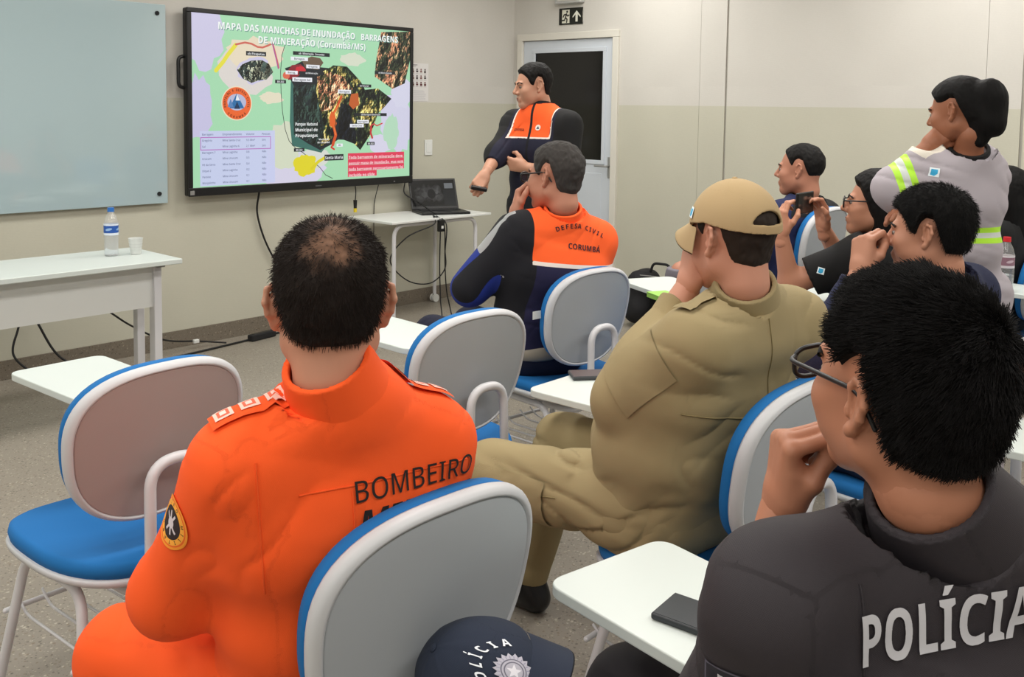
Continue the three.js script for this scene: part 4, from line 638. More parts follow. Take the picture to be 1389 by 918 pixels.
// civil defence man seated
{
  const dA = (x, y, z, o) => { const S = o.J.SL, E = o.J.EL, q = unit(sub(E, S)), t = dot(sub([x, y, z], S), q); return { t, off: dot(sub([x, y, z], add(S, q, t)), unit(cross(q, [0.2, 1, 0]))), r: Math.hypot(...sub([x, y, z], add(S, q, t))) }; };
  const yoke = (x, y, z, o) => { const c = mid(o.J.C, o.J.N, 0.28), n = unit(sub(o.J.N, o.J.C)), l = dot(sub([x, y, z], o.J.C), o.lat); return Math.min(dot(sub([x, y, z], c), n), l + 0.165, 0.29 - l); };
  const p = person({ label: 'seated man in navy jacket with a bright orange yoke, hand at his chin', P: [-3.08, 0.55, 2.95], C: [-3.075, 0.86, 3.03], N: [-3.06, 1.065, 3.055], H: [-3.085, 1.236, 3.035], SL: [-3.225, 1.015, 2.985], SR: [-2.915, 0.975, 3.11], EL: [-3.345, 0.8, 2.83], WL: [-3.165, 1.075, 2.9], ER: [-2.82, 0.74, 2.9], WR: [-2.95, 0.74, 2.7], KL: [-3.2, 0.53, 2.47], KR: [-2.95, 0.53, 2.45], AL: [-3.15, 0.08, 2.4], AR: [-2.9, 0.08, 2.38],
    yaw: 6, pitch: -4, roll: -3, skin: 0xb98068, girth: 1.1, seed: 11, cell: 0.0075, folds: 0.005, collar: [-0.01, 0.06, 0.085, 0.075, C.vestOrange], neckTop: 0.03, handL: [[0.25, 0.9, -0.1], [0.6, 0.2, 0.5], 'cup'], hs: 1.04,
    hair: { color: 0x3a3735, thick: 0.009, top: 0.6, rough: 1.3 },
    upper: [{ name: 'trim', mat: C.whiteTrim, test: (x, y, z, o) => { const c = mid(o.J.C, o.J.N, 0.28), n = unit(sub(o.J.N, o.J.C)), l = dot(sub([x, y, z], o.J.C), o.lat), d = dot(sub([x, y, z], c), n); return Math.min(d + 0.013, 0.0015 - d, l + 0.165, 0.29 - l); } }, { name: 'yoke', mat: C.vestOrange, test: yoke },
      { name: 'reflective_stripe', mat: C.greyRefl, test: (x, y, z, o) => { const a = dA(x, y, z, o); return Math.min(0.03 - Math.abs(a.off + 0.02), 0.16 - a.t, a.t + 0.05, 0.095 - a.r); } }, { name: 'blue_stripe', mat: C.blueSleeve, test: (x, y, z, o) => { const a = dA(x, y, z, o); return Math.min(0.03 - Math.abs(a.off + 0.02), a.t - 0.16, 0.085 - a.r); } }, { name: 'sleeve', mat: C.navyDark, test: (x, y, z, o) => -dot(sub([x, y, z], o.J.C), o.lat) - 0.15 }, { name: 'jacket', mat: cloth(0x1c1a3e) }], trousers: C.navy });
  glasses(p);
  const n = unit([-0.42, 0.22, 0.9]), up = unit(sub(p.J.N, p.J.C)), mC = mid(p.J.C, p.J.N, 0.78), m2 = mid(p.J.C, p.J.N, 0.42);
  const roll = add([0, 1, 0], [0.13, 0, 0.07]);
  patch(p.upF, add(m2, p.lat, 0.06), n, roll, 0.16, 0.034, words('CORUMBÁ', 512, 110, '#2a1420', 'bold 96px sans-serif'), 'back_lettering', p.g);
  patch(p.upF, add(mC, p.lat, 0.04), n, roll, 0.24, 0.06, words('', 768, 200, '', '', (x) => { x.fillStyle = '#2a1420'; x.font = 'bold 84px sans-serif'; [...'DEFESA CIVIL'].forEach((ch, i) => { const a = (i - 5.5) / 12; x.save(); x.translate(384 + a * 700, 70 + a * a * 330); x.rotate(a * 0.9); x.fillText(ch, 0, 0); x.restore(); }); }), 'back_lettering', p.g);
  mesh('belt', new THREE.TorusGeometry(0.16, 0.018, 8, 40).scale(1, 1, 1.6).rotateX(Math.PI / 2).scale(1.12, 1, 0.8).translate(0, 0.55 - 0.0, 0.0), std(0x8d8577, 0.6), p.g);
}
// presenter
{
  const F = unit([-1, 0, 0.05]);
  const yoke = (x, y, z, o) => Math.min(y - 1.335, 0.125 - Math.abs(dot(sub([x, y, z], o.J.C), o.lat)));
  const p = person({ label: 'presenter standing by the door in a navy jacket with orange chest panels, holding a clicker', P: [-1.78, 0.93, 1.84], C: [-1.78, 1.26, 1.84], N: [-1.775, 1.465, 1.835], H: [-1.80, 1.628, 1.79], SL: [-1.76, 1.405, 2.02], SR: [-1.80, 1.405, 1.65], EL: [-1.82, 1.13, 2.09], WL: [-1.96, 1.17, 1.88], ER: [-2.0, 1.23, 1.70], WR: [-2.17, 1.13, 1.77], KL: [-1.80, 0.5, 1.93], KR: [-1.80, 0.5, 1.74], AL: [-1.78, 0.08, 1.95], AR: [-1.8, 0.08, 1.73], foot: [-1, 0, 0],
    yaw: 62, pitch: -8, skin: 0xc08e74, seed: 14, cell: 0.009, hcell: 0.004, folds: 0.005, hem: 0.82, cuff: 0.42, handR: [[-0.6, -0.5, 0.1], [-0.1, -0.6, -0.4], 'loose'], handL: [[-0.25, 0.12, -0.75], [0.6, 0.1, -0.1], 'hold'], collar: [-0.005, 0.055, 0.078, 0.07, C.navyDark], neckTop: 0.03,
    hair: { color: 0x0e0c0b, thick: 0.009, top: 0.7 },
    upper: [{ name: 'zip', mat: C.navyDark, test: (x, y, z, o) => Math.min(0.008 - Math.abs(dot(sub([x, y, z], o.J.C), o.lat)), dot(sub([x, y, z], o.J.C), F)) }, { name: 'trim', mat: C.whiteTrim, test: (x, y, z, o) => { const v = yoke(x, y, z, o); return Math.min(v + 0.008, 0.001 - v, y - 1.32); } }, { name: 'yoke', mat: C.vestOrange, test: yoke }, { name: 'sleeve', mat: C.blackT, test: (x, y, z, o) => Math.abs(dot(sub([x, y, z], o.J.C), o.lat)) - 0.15 }, { name: 'jacket', mat: C.navy }], trousers: C.navyDark });
  patch(p.upF, [p.J.C[0] - 0.1, 1.375, p.J.C[2] - 0.065], F, [0, 1, 0], 0.075, 0.026, words('DEFESA', 256, 88, '#5a1c12', 'bold 66px sans-serif'), 'chest_lettering', p.g, { nx: 10, ny: 6 });
  patch(p.upF, [p.J.C[0] - 0.1, 1.39, p.J.C[2] + 0.06], F, [0, 1, 0], 0.035, 0.035, badge(96, 96, (x) => { x.fillStyle = '#efe6dc'; x.beginPath(); x.arc(48, 48, 44, 0, 7); x.fill(); x.fillStyle = '#2a3556'; x.beginPath(); x.moveTo(48, 24); x.lineTo(74, 70); x.lineTo(22, 70); x.fill(); }), 'chest_badge', p.g, { nx: 8, ny: 8 });
  const c = thing('clicker', 'small black presentation clicker in the presenter\'s hand', 'remote', [-2.245, 1.06, 1.80]); const b = mesh('body', box(0.03, 0.022, 0.09, 0, 0, 0, 0.008), M.black, c); b.rotation.set(0.3, 0.9, 0); mesh('button', new THREE.CylinderGeometry(0.007, 0.007, 0.004, 12).translate(0, 0.012, 0), M.greyMetal, b);
}
// man in navy by the wall
{
  const p = person({ label: 'man with short dark hair in navy and black jacket seated nearest the door wall', P: [-1.550, 0.550, 3.245], C: [-1.550, 0.860, 3.315], N: [-1.550, 1.045, 3.345], H: [-1.560, 1.220, 3.320], SL: [-1.730, 0.990, 3.305], SR: [-1.370, 0.980, 3.365], EL: [-1.750, 0.760, 3.165], WL: [-1.630, 0.740, 2.965], ER: [-1.350, 0.760, 3.215], WR: [-1.430, 0.740, 2.985], KL: [-1.650, 0.640, 2.725], KR: [-1.450, 0.530, 2.745], AL: [-1.680, 0.200, 2.585], AR: [-1.430, 0.080, 2.715],
    yaw: 12, pitch: -2, skin: 0xb97f66, seed: 17, cell: 0.012, collar: [-0.015, 0.05, 0.095, 0.08, C.blackT], neckTop: 0.03, hair: { color: 0x0f0d0c, thick: 0.006, top: 0.5, line: [[-0.2, 0.085], [-0.09, 0.08], [-0.068, 0.066], [-0.05, 0.045], [-0.036, 0.02], [-0.024, 0.0], [-0.008, 0.03], [0.008, 0.038], [0.03, 0.03], [0.04, -0.01], [0.052, -0.045], [0.2, -0.06]] },
    upper: [{ name: 'shoulder_panel', mat: C.blackT, test: (x, y, z, o) => Math.min(y - 1.0, dot(sub([x, y, z], o.J.C), [0.3, 0, 1]) + 0.0) }, { name: 'jacket', mat: cloth(0x16204a) }], trousers: C.greyTrouser });
}
// woman taking a photo
{
  const p = person({ label: 'woman in black T-shirt and glasses holding up a phone to take a photo', P: [-2.18, 0.54, 3.95], C: [-2.185, 0.82, 3.99], N: [-2.20, 1.0, 4.0], H: [-2.235, 1.145, 3.96], SL: [-2.34, 0.95, 3.96], SR: [-2.05, 0.95, 4.02], EL: [-2.45, 0.82, 3.72], WL: [-2.50, 1.02, 3.70], ER: [-2.13, 0.86, 3.80], WR: [-2.255, 1.03, 3.76], KL: [-2.28, 0.52, 3.5], KR: [-2.1, 0.52, 3.48], AL: [-2.27, 0.08, 3.45], AR: [-2.1, 0.08, 3.42],
    yaw: 22, pitch: 2, skin: 0xc0866a, girth: 1.0, bust: unit([-0.3, -0.1, -1]), bareArms: true, shortSleeve: true, neck: 0.05, seed: 20, cell: 0.011, folds: 0.004, handL: [[0.05, 0.9, -0.1], [0.75, 0, 0.25], 'hold', 0.92], handR: [[-0.1, 0.9, -0.1], [-0.8, 0, -0.25], 'hold', 0.92],
    hair: { color: 0x0a0808, thick: 0.016, top: 0.4, extra: [ell([0, 0.0, 0.055], [0.092, 0.11, 0.075]), cone([0, -0.06, 0.06], [0, -0.26, 0.075], 0.085, 0.06), cone([0.066, 0.03, 0.022], [0.075, -0.2, 0.045], 0.034, 0.024), cone([-0.066, 0.03, 0.022], [-0.075, -0.2, 0.055], 0.034, 0.024)], line: [[-0.2, 0.075], [-0.09, 0.07], [-0.06, 0.05], [-0.035, 0.0], [-0.01, -0.06], [0.2, -0.11]], box: [[-0.14, -0.36, -0.14], [0.14, 0.16, 0.18]] },
    upper: [{ name: 't_shirt', mat: C.blackT }], trousers: C.jeans });
  glasses(p);
  const um = mid(p.J.SL, p.J.EL, 0.55); patch(p.upF, [um[0] - 0.03, um[1] + 0.01, um[2] + 0.01], [-0.9, 0.1, 0.35], [0, 1, 0], 0.036, 0.036, stateBadge, 'sleeve_badge', p.g, { nx: 8, ny: 8 });
  const ph = thing('phone', 'black phone held up by the woman taking a photo', 'phone', [-2.38, 1.14, 3.735], rad(4)); mesh('case', box(0.17, 0.085, 0.009, 0, 0, 0, 0.004), M.black, ph); mesh('screen', box(0.155, 0.075, 0.001, 0, 0, 0.005), std(0x1c2022, 0.15), ph); mesh('camera_bump', box(0.02, 0.02, 0.003, -0.034, 0.018, -0.0055, 0.001), M.blackMatte, ph);
}
// man with a fist at his mouth
{
  const p = person({ label: 'man with thick black hair in navy sweater holding a fist to his mouth', P: [-3.17, 0.55, 4.47], C: [-3.17, 0.85, 4.51], N: [-3.165, 1.015, 4.525], H: [-3.185, 1.168, 4.49], SL: [-3.345, 0.98, 4.48], SR: [-2.99, 0.98, 4.54], EL: [-3.4, 0.8, 4.27], WL: [-3.3, 1.05, 4.345], ER: [-2.95, 0.74, 4.4], WR: [-3.05, 0.74, 4.2], KL: [-3.26, 0.52, 4.02], KR: [-3.05, 0.52, 4.0], AL: [-3.26, 0.08, 3.97], AR: [-3.05, 0.08, 3.95],
    yaw: 8, pitch: -4, hs: 0.97, skin: 0xb98268, seed: 23, cell: 0.01, folds: 0.004, neckTop: 0.02, collar: [-0.02, 0.03, 0.085, 0.078, C.jeans], handL: [[0.15, 0.9, 0.0], [0.85, 0.05, 0.3], 'loose'],
    hair: { color: 0x080707, thick: 0.014, top: 0.5, strands: 7000, len: 0.013, seed: 6, line: [[-0.2, 0.06], [-0.09, 0.055], [-0.068, 0.046], [-0.05, 0.02], [-0.04, -0.005], [-0.024, -0.016], [-0.008, 0.022], [0.008, 0.036], [0.03, 0.03], [0.04, -0.02], [0.052, -0.07], [0.2, -0.095]] },
    upper: [{ name: 'sweater', mat: cloth(0x121a3c) }], trousers: C.jeans });
}
// standing woman in grey work uniform
{
  const band = (x, y, z, o) => Math.min(0.026 - Math.abs(y - 1.135), 1), arm = (x, y, z, o, s) => { const E = o.J['E' + s], S = o.J['S' + s], q = unit(sub(E, S)), t = dot(sub([x, y, z], S), q), r = Math.hypot(...sub([x, y, z], add(S, q, t))); return { t: t - Math.hypot(...sub(E, S)), r }; };
  const p = person({ label: 'standing woman in grey work uniform with lime reflective bands, hand on her neck', P: [-2.59, 0.9, 4.4], C: [-2.59, 1.2, 4.385], N: [-2.58, 1.365, 4.395], H: [-2.612, 1.51, 4.37], SL: [-2.655, 1.295, 4.34], SR: [-2.52, 1.30, 4.435], EL: [-2.735, 1.25, 4.215], WL: [-2.665, 1.395, 4.30], ER: [-2.50, 1.12, 4.36], WR: [-2.64, 1.16, 4.29], KL: [-2.63, 0.49, 4.38], KR: [-2.5, 0.49, 4.46], AL: [-2.63, 0.08, 4.4], AR: [-2.5, 0.08, 4.48],
    yaw: -6, pitch: -12, skin: 0x9c6448, neck: 0.046, hs: 0.85, girth: 0.68, arm: 0.92, seed: 26, cell: 0.009, folds: 0.008, hem: 0.8, cuff: 0.82, neckTop: 0.02, collar: [-0.025, 0.035, 0.078, 0.066, C.blackT], bust: unit([-0.5, -0.1, -0.9]), handL: [[0.35, 0.55, 0.45], [0.8, 0.1, -0.1], 'flat', 0.9],
    hair: { color: 0x060505, thick: 0.013, top: 0.3, rough: 0.5, line: [[-0.2, 0.07], [-0.09, 0.066], [-0.068, 0.05], [-0.05, 0.03], [-0.03, 0.025], [-0.008, 0.028], [0.008, 0.036], [0.03, 0.03], [0.04, -0.02], [0.052, -0.07], [0.2, -0.09]], extra: [ell([0, 0.025, 0.13], [0.062, 0.075, 0.058]), ell([0, -0.05, 0.12], [0.058, 0.075, 0.05]), cone([0, -0.02, 0.07], [0.0, -0.12, 0.06], 0.055, 0.035)], box: [[-0.14, -0.22, -0.14], [0.14, 0.16, 0.21]] },
    upper: [{ name: 'white_cuff', mat: C.whiteCuff, test: (x, y, z, o) => { const E = o.J.EL, W = o.J.WL, q = unit(sub(W, E)), L = Math.hypot(...sub(W, E)), v = sub([x, y, z], E), t = dot(v, q), r = Math.hypot(...sub(v, q.map((k) => k * t))); return Math.min(t - L * 0.7, 0.058 - r); } },
      { name: 'silver_band', mat: C.silver, test: (x, y, z, o) => { const a = arm(x, y, z, o, 'L'); return Math.max(0.0085 - Math.abs(y - 1.105) - (a.r < 0.09 && a.t > -0.12 ? 1 : 0), Math.min(0.011 - Math.abs(a.t + 0.035), 0.1 - a.r)); } },
      { name: 'lime_band', mat: C.lime, test: (x, y, z, o) => { const a = arm(x, y, z, o, 'L'); return Math.max(0.026 - Math.abs(y - 1.105), Math.min(0.032 - Math.abs(a.t + 0.035), 0.1 - a.r)); } },
      { name: 'uniform_shirt', mat: C.grey }], trousers: C.grey });
  const um = mid(p.J.SL, p.J.EL, 0.35); patch(p.upF, [um[0] - 0.03, um[1] + 0.02, um[2] + 0.03], [-0.75, 0.3, 0.55], [0, 1, 0], 0.042, 0.042, stateBadge, 'sleeve_badge', p.g, { nx: 8, ny: 8 });
}
// person in black behind the standing woman
{
  person({ label: 'person in black with long dark hair seated behind the standing woman', P: [-0.94, 0.54, 4.06], C: [-0.95, 0.82, 4.1], N: [-0.96, 0.99, 4.12], H: [-1.0, 1.12, 4.08], SL: [-1.13, 0.94, 4.08], SR: [-0.79, 0.94, 4.14], EL: [-1.17, 0.72, 3.98], WL: [-1.05, 0.74, 3.8], ER: [-0.75, 0.72, 4.0], WR: [-0.85, 0.74, 3.8], KL: [-1.03, 0.52, 3.6], KR: [-0.85, 0.52, 3.6], AL: [-1.03, 0.08, 3.55], AR: [-0.85, 0.08, 3.55],
    yaw: 0, skin: 0xb07a60, neck: 0.05, seed: 29, cell: 0.014, folds: 0.004, hcell: 0.006, hair: { color: 0x070606, thick: 0.015, cell: 0.006, extra: [ell([0, 0.0, 0.05], [0.09, 0.11, 0.07]), cone([0, -0.06, 0.06], [0, -0.25, 0.075], 0.085, 0.07)], box: [[-0.14, -0.36, -0.14], [0.14, 0.16, 0.18]] },
    upper: [{ name: 'shirt', mat: C.blackT }], trousers: C.blackT });
}
// ---------------------------------------------------------------- furniture and small things
{
  const t = thing('desk', 'white office desk with a modesty panel under the glass board', 'desk', [-4.4, 0, 0.85]);
  mesh('desk_top', slab(-0.9, 0.8, 0.715, 0.74, -0.27, 0.25, 0.004), M.laminate, t);
  mesh('modesty_panel', slab(-0.86, 0.70, 0.5, 0.7145, 0.13, 0.146), M.white, t);
  for (const s of [-1, 1]) { const x = s > 0 ? 0.715 : -0.86; mesh('leg', slab(x - 0.02, x + 0.02, 0.0, 0.7145, 0.11, 0.165, 0.004), M.steel, t); mesh('leg', slab(x - 0.02, x + 0.02, 0.0, 0.7145, -0.06, -0.015, 0.004), M.steel, t); mesh('foot_bar', slab(x - 0.025, x + 0.025, 0, 0.04, -0.25, 0.22, 0.006), M.steel, t); mesh('top_bracket', slab(x - 0.02, x + 0.02, 0.7, 0.7149, -0.2, 0.2), M.greyMetal, t); }
}
function bottle(name, label, pos, h, r, capMat, labelMat, water) {
  const b = thing(name, label, 'bottle', pos), k = h / 0.24;
  const prof = [[0, 0.002], [r * 0.85, 0.001], [r, 0.01 * k], [r * 0.97, 0.05 * k], [r, 0.055 * k], [r, 0.125 * k], [r * 0.95, 0.13 * k], [r, 0.137 * k], [r * 0.98, 0.165 * k], [r * 0.75, 0.193 * k], [r * 0.42, 0.215 * k], [r * 0.4, 0.225 * k]].map((p) => new THREE.Vector2(...p));
  mesh('bottle_body', new THREE.LatheGeometry(prof, 32), new THREE.MeshPhysicalMaterial({ color: 0xffffff, transmission: 0.9, roughness: 0.12, thickness: 0, side: THREE.DoubleSide }), b);
  mesh('water', new THREE.CylinderGeometry(r * 0.93, r * 0.93, water * k, 28).translate(0, water * k / 2 + 0.004, 0), new THREE.MeshPhysicalMaterial({ color: 0xf2f7fc, transmission: 0.9, roughness: 0.05, ior: 1.33, thickness: 0.05 }), b);
  mesh('paper_label', new THREE.CylinderGeometry(r * 1.015, r * 1.015, 0.055 * k, 32, 1, true).translate(0, 0.133 * k, 0), labelMat, b);
  const c = mesh('cap', mergeGeometries([new THREE.CylinderGeometry(r * 0.46, r * 0.46, 0.016 * k, 24).translate(0, 0.232 * k, 0), new THREE.CylinderGeometry(r * 0.48, r * 0.48, 0.004 * k, 24).translate(0, 0.222 * k, 0)]), capMat, b);
  return b;
}
const lab = (top, bot, ink, word) => new THREE.MeshStandardMaterial({ side: THREE.DoubleSide, roughness: 0.5, map: canvasTex(512, 128, (x) => { x.fillStyle = bot; x.fillRect(0, 0, 512, 128); x.fillStyle = top; x.fillRect(0, 18, 512, 84); x.fillStyle = ink; x.font = 'italic bold 40px sans-serif'; for (let i = 0; i < 4; i++) { x.beginPath(); x.ellipse(64 + i * 128, 60, 40, 14, -0.2, 0, 7); x.fill(); } }) });
bottle('water_bottle', 'clear water bottle with blue cap and blue label on the white desk', [-3.81, 0.74, 0.79], 0.24, 0.034, std(0x2a6fc0, 0.4), lab('#2456a8', '#dfe8f4', '#8fb4e0', ''), 0.1);
bottle('water_bottle', 'clear water bottle with red cap standing on a tablet desk behind the standing woman', [-1.405, 0.7245, 4.22], 0.24, 0.034, std(0xd02830, 0.4), lab('#8f6a78', '#d8d4d8', '#c9b4bc', ''), 0.07);
{
  const c = thing('plastic_cup', 'small translucent plastic cup beside the bottle on the white desk', 'cup', [-3.70, 0.74, 0.82]);
  mesh('cup_wall', new THREE.LatheGeometry([[0.0, 0.001], [0.024, 0.0], [0.025, 0.004], [0.0335, 0.078], [0.0355, 0.08], [0.0345, 0.0815], [0.032, 0.078], [0.0235, 0.006], [0, 0.005]].map((p) => new THREE.Vector2(...p)), 32), new THREE.MeshPhysicalMaterial({ color: 0xf0f2f0, transmission: 0.45, roughness: 0.4, thickness: 0 }), c);
  mesh('rib', mergeGeometries([0.03, 0.045, 0.06].map((y) => new THREE.TorusGeometry(0.0252 + 0.0083 * y / 0.074 + 0.0006, 0.0008, 6, 32).rotateX(Math.PI / 2).translate(0, y, 0))), M.white, c);
}
// laptop table
{
  const t = thing('laptop_table', 'narrow white table with bent tube legs and casters below the display', 'table', [-1.33, 0, 0.3]);
  mesh('table_top', slab(-0.46, 0.5, 0.705, 0.722, -0.24, 0.25, 0.004), M.white, t);
  for (const z of [-0.235, 0.2]) mesh('leg_frame', tube([[-0.4, 0.055, z], [-0.4, 0.69, z], [0.385, 0.69, z], [0.385, 0.055, z]], 0.014, 0.09, 90, 12), M.steel, t);
  mesh('side_rail', mergeGeometries([tube([[-0.3, 0.69, -0.235], [-0.3, 0.69, 0.2]], 0.011, 0.01, 6), tube([[0.29, 0.69, -0.235], [0.29, 0.69, 0.2]], 0.011, 0.01, 6)]), M.steel, t);
  for (const x of [-0.4, 0.385]) for (const z of [-0.235, 0.2]) { const c = mesh('caster', mergeGeometries([new THREE.CylinderGeometry(0.03, 0.03, 0.018, 20).rotateX(Math.PI / 2).translate(x, 0.03, z - 0.013), new THREE.CylinderGeometry(0.03, 0.03, 0.018, 20).rotateX(Math.PI / 2).translate(x, 0.03, z + 0.013)]), M.white, t); mesh('caster_fork', box(0.03, 0.03, 0.012, x, 0.05, z, 0.003), M.greyMetal, c); }
}
{
  const l = thing('laptop', 'open black laptop showing a dim picture on the narrow white table', 'laptop', [-1.12, 0.722, 0.30], rad(-24));
  mesh('base', box(0.37, 0.018, 0.25, 0, 0.0095, 0.03, 0.005), M.black, l);
  const kb = mesh('keyboard', box(0.3, 0.002, 0.11, 0, 0.019, -0.01), M.blackMatte, l); for (let r = 0; r < 5; r++) for (let k = 0; k < 13; k++) mesh('key', chairKey(), M.black, kb).position.set(-0.138 + k * 0.023, 0.0208, -0.05 + r * 0.02);
  mesh('touchpad', box(0.1, 0.001, 0.06, 0, 0.0188, 0.1), M.rubber, l);
  const lid = new THREE.Group(); lid.name = 'lid'; lid.position.set(0, 0.016, -0.093); lid.rotation.x = rad(-24); l.add(lid);
  mesh('lid_shell', box(0.37, 0.24, 0.008, 0, 0.12, 0, 0.004), M.black, lid);
  const sc = canvasTex(512, 320, (x) => { x.fillStyle = '#0c0d0e'; x.fillRect(0, 0, 512, 320); const R = rng(9); for (let i = 0; i < 60; i++) { const v = 40 + R() * 90; x.fillStyle = `rgba(${v},${v},${v},0.35)`; x.beginPath(); x.ellipse(60 + R() * 280, 90 + R() * 150, 12 + R() * 46, 10 + R() * 34, R() * 3, 0, 7); x.fill(); } x.fillStyle = '#15171a'; x.beginPath(); x.ellipse(230, 170, 46, 60, 0, 0, 7); x.fill(); x.fillStyle = '#8d9296'; x.fillRect(390, 40, 100, 66); x.fillStyle = '#24272a'; x.fillRect(370, 120, 142, 190); });
  mesh('screen', new THREE.PlaneGeometry(0.345, 0.205).translate(0, 0.125, 0.0045), new THREE.MeshStandardMaterial({ color: 0x050505, roughness: 0.2, emissive: 0xffffff, emissiveMap: sc, emissiveIntensity: 0.5 }), lid);
}
var keyG; function chairKey() { return keyG ??= new THREE.BoxGeometry(0.02, 0.0035, 0.017); }
const cableM = std(0x0e0e10, 0.6);
const cable = (name, label, pts, r, grp) => tag(mesh(name, cord(pts, r, 120), cableM, scene), label, 'cable', grp);
cable('display_cable', 'black cable hanging from the display down the wall to the floor', [[-2.5, 0.933, 0.07], [-2.49, 0.8, 0.03], [-2.4, 0.55, 0.025], [-2.2, 0.28, 0.025], [-2.0, 0.12, 0.05], [-1.95, 0.02, 0.14], [-1.8, 0.008, 0.3]], 0.0065);
cable('display_cable', 'thin grey cable hanging straight below the right part of the display', [[-1.5, 0.933, 0.06], [-1.5, 0.8, 0.015], [-1.502, 0.6, 0.01], [-1.51, 0.35, 0.012], [-1.52, 0.12, 0.02]], 0.003);
{
  const t = thing('hanging_plug', 'yellow-tipped black plug hanging from the underside of the display', 'plug', [-1.72, 0.934, 0.07]);
  mesh('lead', cord([[0, 0, 0], [0.003, -0.05, 0.002], [0, -0.1, 0]], 0.004, 12), cableM, t); mesh('plug_body', new THREE.CylinderGeometry(0.014, 0.011, 0.06, 14).translate(0, -0.13, 0), M.black, t); mesh('yellow_tip', new THREE.CylinderGeometry(0.012, 0.012, 0.028, 14).translate(0, -0.172, 0), std(0xd8c020, 0.5), t);
}
{
  const L = [['bundle of black laptop cables looping down to the floor beside the narrow table', [[-1.25, 0.933, 0.06], [-1.27, 0.86, 0.08], [-1.22, 0.80, 0.16], [-1.28, 0.735, 0.42]]], ['black cable drooping in a wide loop from the narrow table', [[-1.36, 0.73, 0.5], [-1.35, 0.69, 0.58], [-1.33, 0.5, 0.58], [-1.32, 0.36, 0.57], [-1.42, 0.27, 0.54], [-1.6, 0.3, 0.5], [-1.72, 0.45, 0.45], [-1.62, 0.6, 0.5], [-1.42, 0.69, 0.57], [-1.37, 0.735, 0.5]]], ['black cable falling from the narrow table and curling at the floor', [[-1.34, 0.73, 0.5], [-1.33, 0.69, 0.585], [-1.33, 0.45, 0.58], [-1.3, 0.2, 0.57], [-1.27, 0.06, 0.58], [-1.32, 0.008, 0.65], [-1.5, 0.008, 0.75]]], ['black cable hanging straight from the power adapter on the narrow table', [[-1.37, 0.65, 0.575], [-1.37, 0.4, 0.57], [-1.36, 0.15, 0.57], [-1.4, 0.008, 0.62], [-1.62, 0.008, 0.66]]]];
  for (const [l, p] of L) cable('laptop_cable', l, p, 0.0045);
  const a = thing('power_adapter', 'small black power adapter hooked over the edge of the narrow table', 'adapter', [-1.36, 0.67, 0.57]); mesh('body', box(0.05, 0.085, 0.03, 0, 0, 0, 0.006), M.black, a); mesh('printed_label', box(0.02, 0.02, 0.001, 0, -0.01, 0.0155), M.white, a);
}
cable('floor_cable', 'black power cable lying on the floor between the desk and the wall', [[-4.0, 0.30, 0.1], [-3.95, 0.42, 0.09], [-3.9, 0.3, 0.1], [-3.8, 0.1, 0.16], [-3.6, 0.015, 0.26], [-3.3, 0.008, 0.24], [-2.9, 0.008, 0.2], [-2.6, 0.008, 0.16], [-2.2, 0.008, 0.12], [-1.9, 0.008, 0.2]], 0.0065);
cable('floor_cable', 'black cable dropping from under the desk and lying along the baseboard', [[-4.0, 0.30, 0.1], [-4.04, 0.16, 0.13], [-3.95, 0.05, 0.2], [-3.85, 0.012, 0.28]], 0.006);
cable('floor_cable', 'thin black cable running from the desk leg to the extension lead', [[-3.62, 0.36, 0.35], [-3.45, 0.24, 0.25], [-3.2, 0.1, 0.16], [-2.95, 0.04, 0.1], [-2.8, 0.015, 0.16]], 0.0055);
cable('floor_cable', 'black cable with a plug lying on the floor in front of the desk', [[-5.3, 0.008, 1.35], [-5.12, 0.008, 1.28], [-4.95, 0.008, 1.34], [-4.8, 0.008, 1.22], [-4.5, 0.008, 1.2]], 0.006);
{
  const p = thing('floor_plug', 'black plug block lying on the floor at the end of a cable', 'plug', [-5.0, 0.02, 1.52], 0.6); mesh('block', box(0.12, 0.038, 0.05, 0, 0, 0, 0.008), M.rubber, p); mesh('strain_relief', new THREE.CylinderGeometry(0.008, 0.012, 0.05, 10).rotateZ(Math.PI / 2).translate(0.08, 0, 0), M.rubber, p);
  const e = thing('extension_socket', 'black extension socket lying on the floor by the baseboard', 'socket', [-2.55, 0.021, 0.17], 0.15); mesh('block', box(0.2, 0.04, 0.05, 0, 0, 0, 0.008), M.rubber, e); mesh('outlet', box(0.14, 0.003, 0.034, 0, 0.02, 0, 0.001), M.black, e);
  for (const [x, y, z, l] of [[-2.98, 0.048, 0.115, 'small white tag on the thin cable near the extension socket'], [-3.88, 0.02, 0.27, 'small white tag on the cable under the white desk']]) { const c = thing('cable_tag', l, 'tag', [x, y, z], 0, 'white cable tags'); mesh('clip', box(0.035, 0.022, 0.022, 0, 0, 0, 0.004), M.white, c); }
}
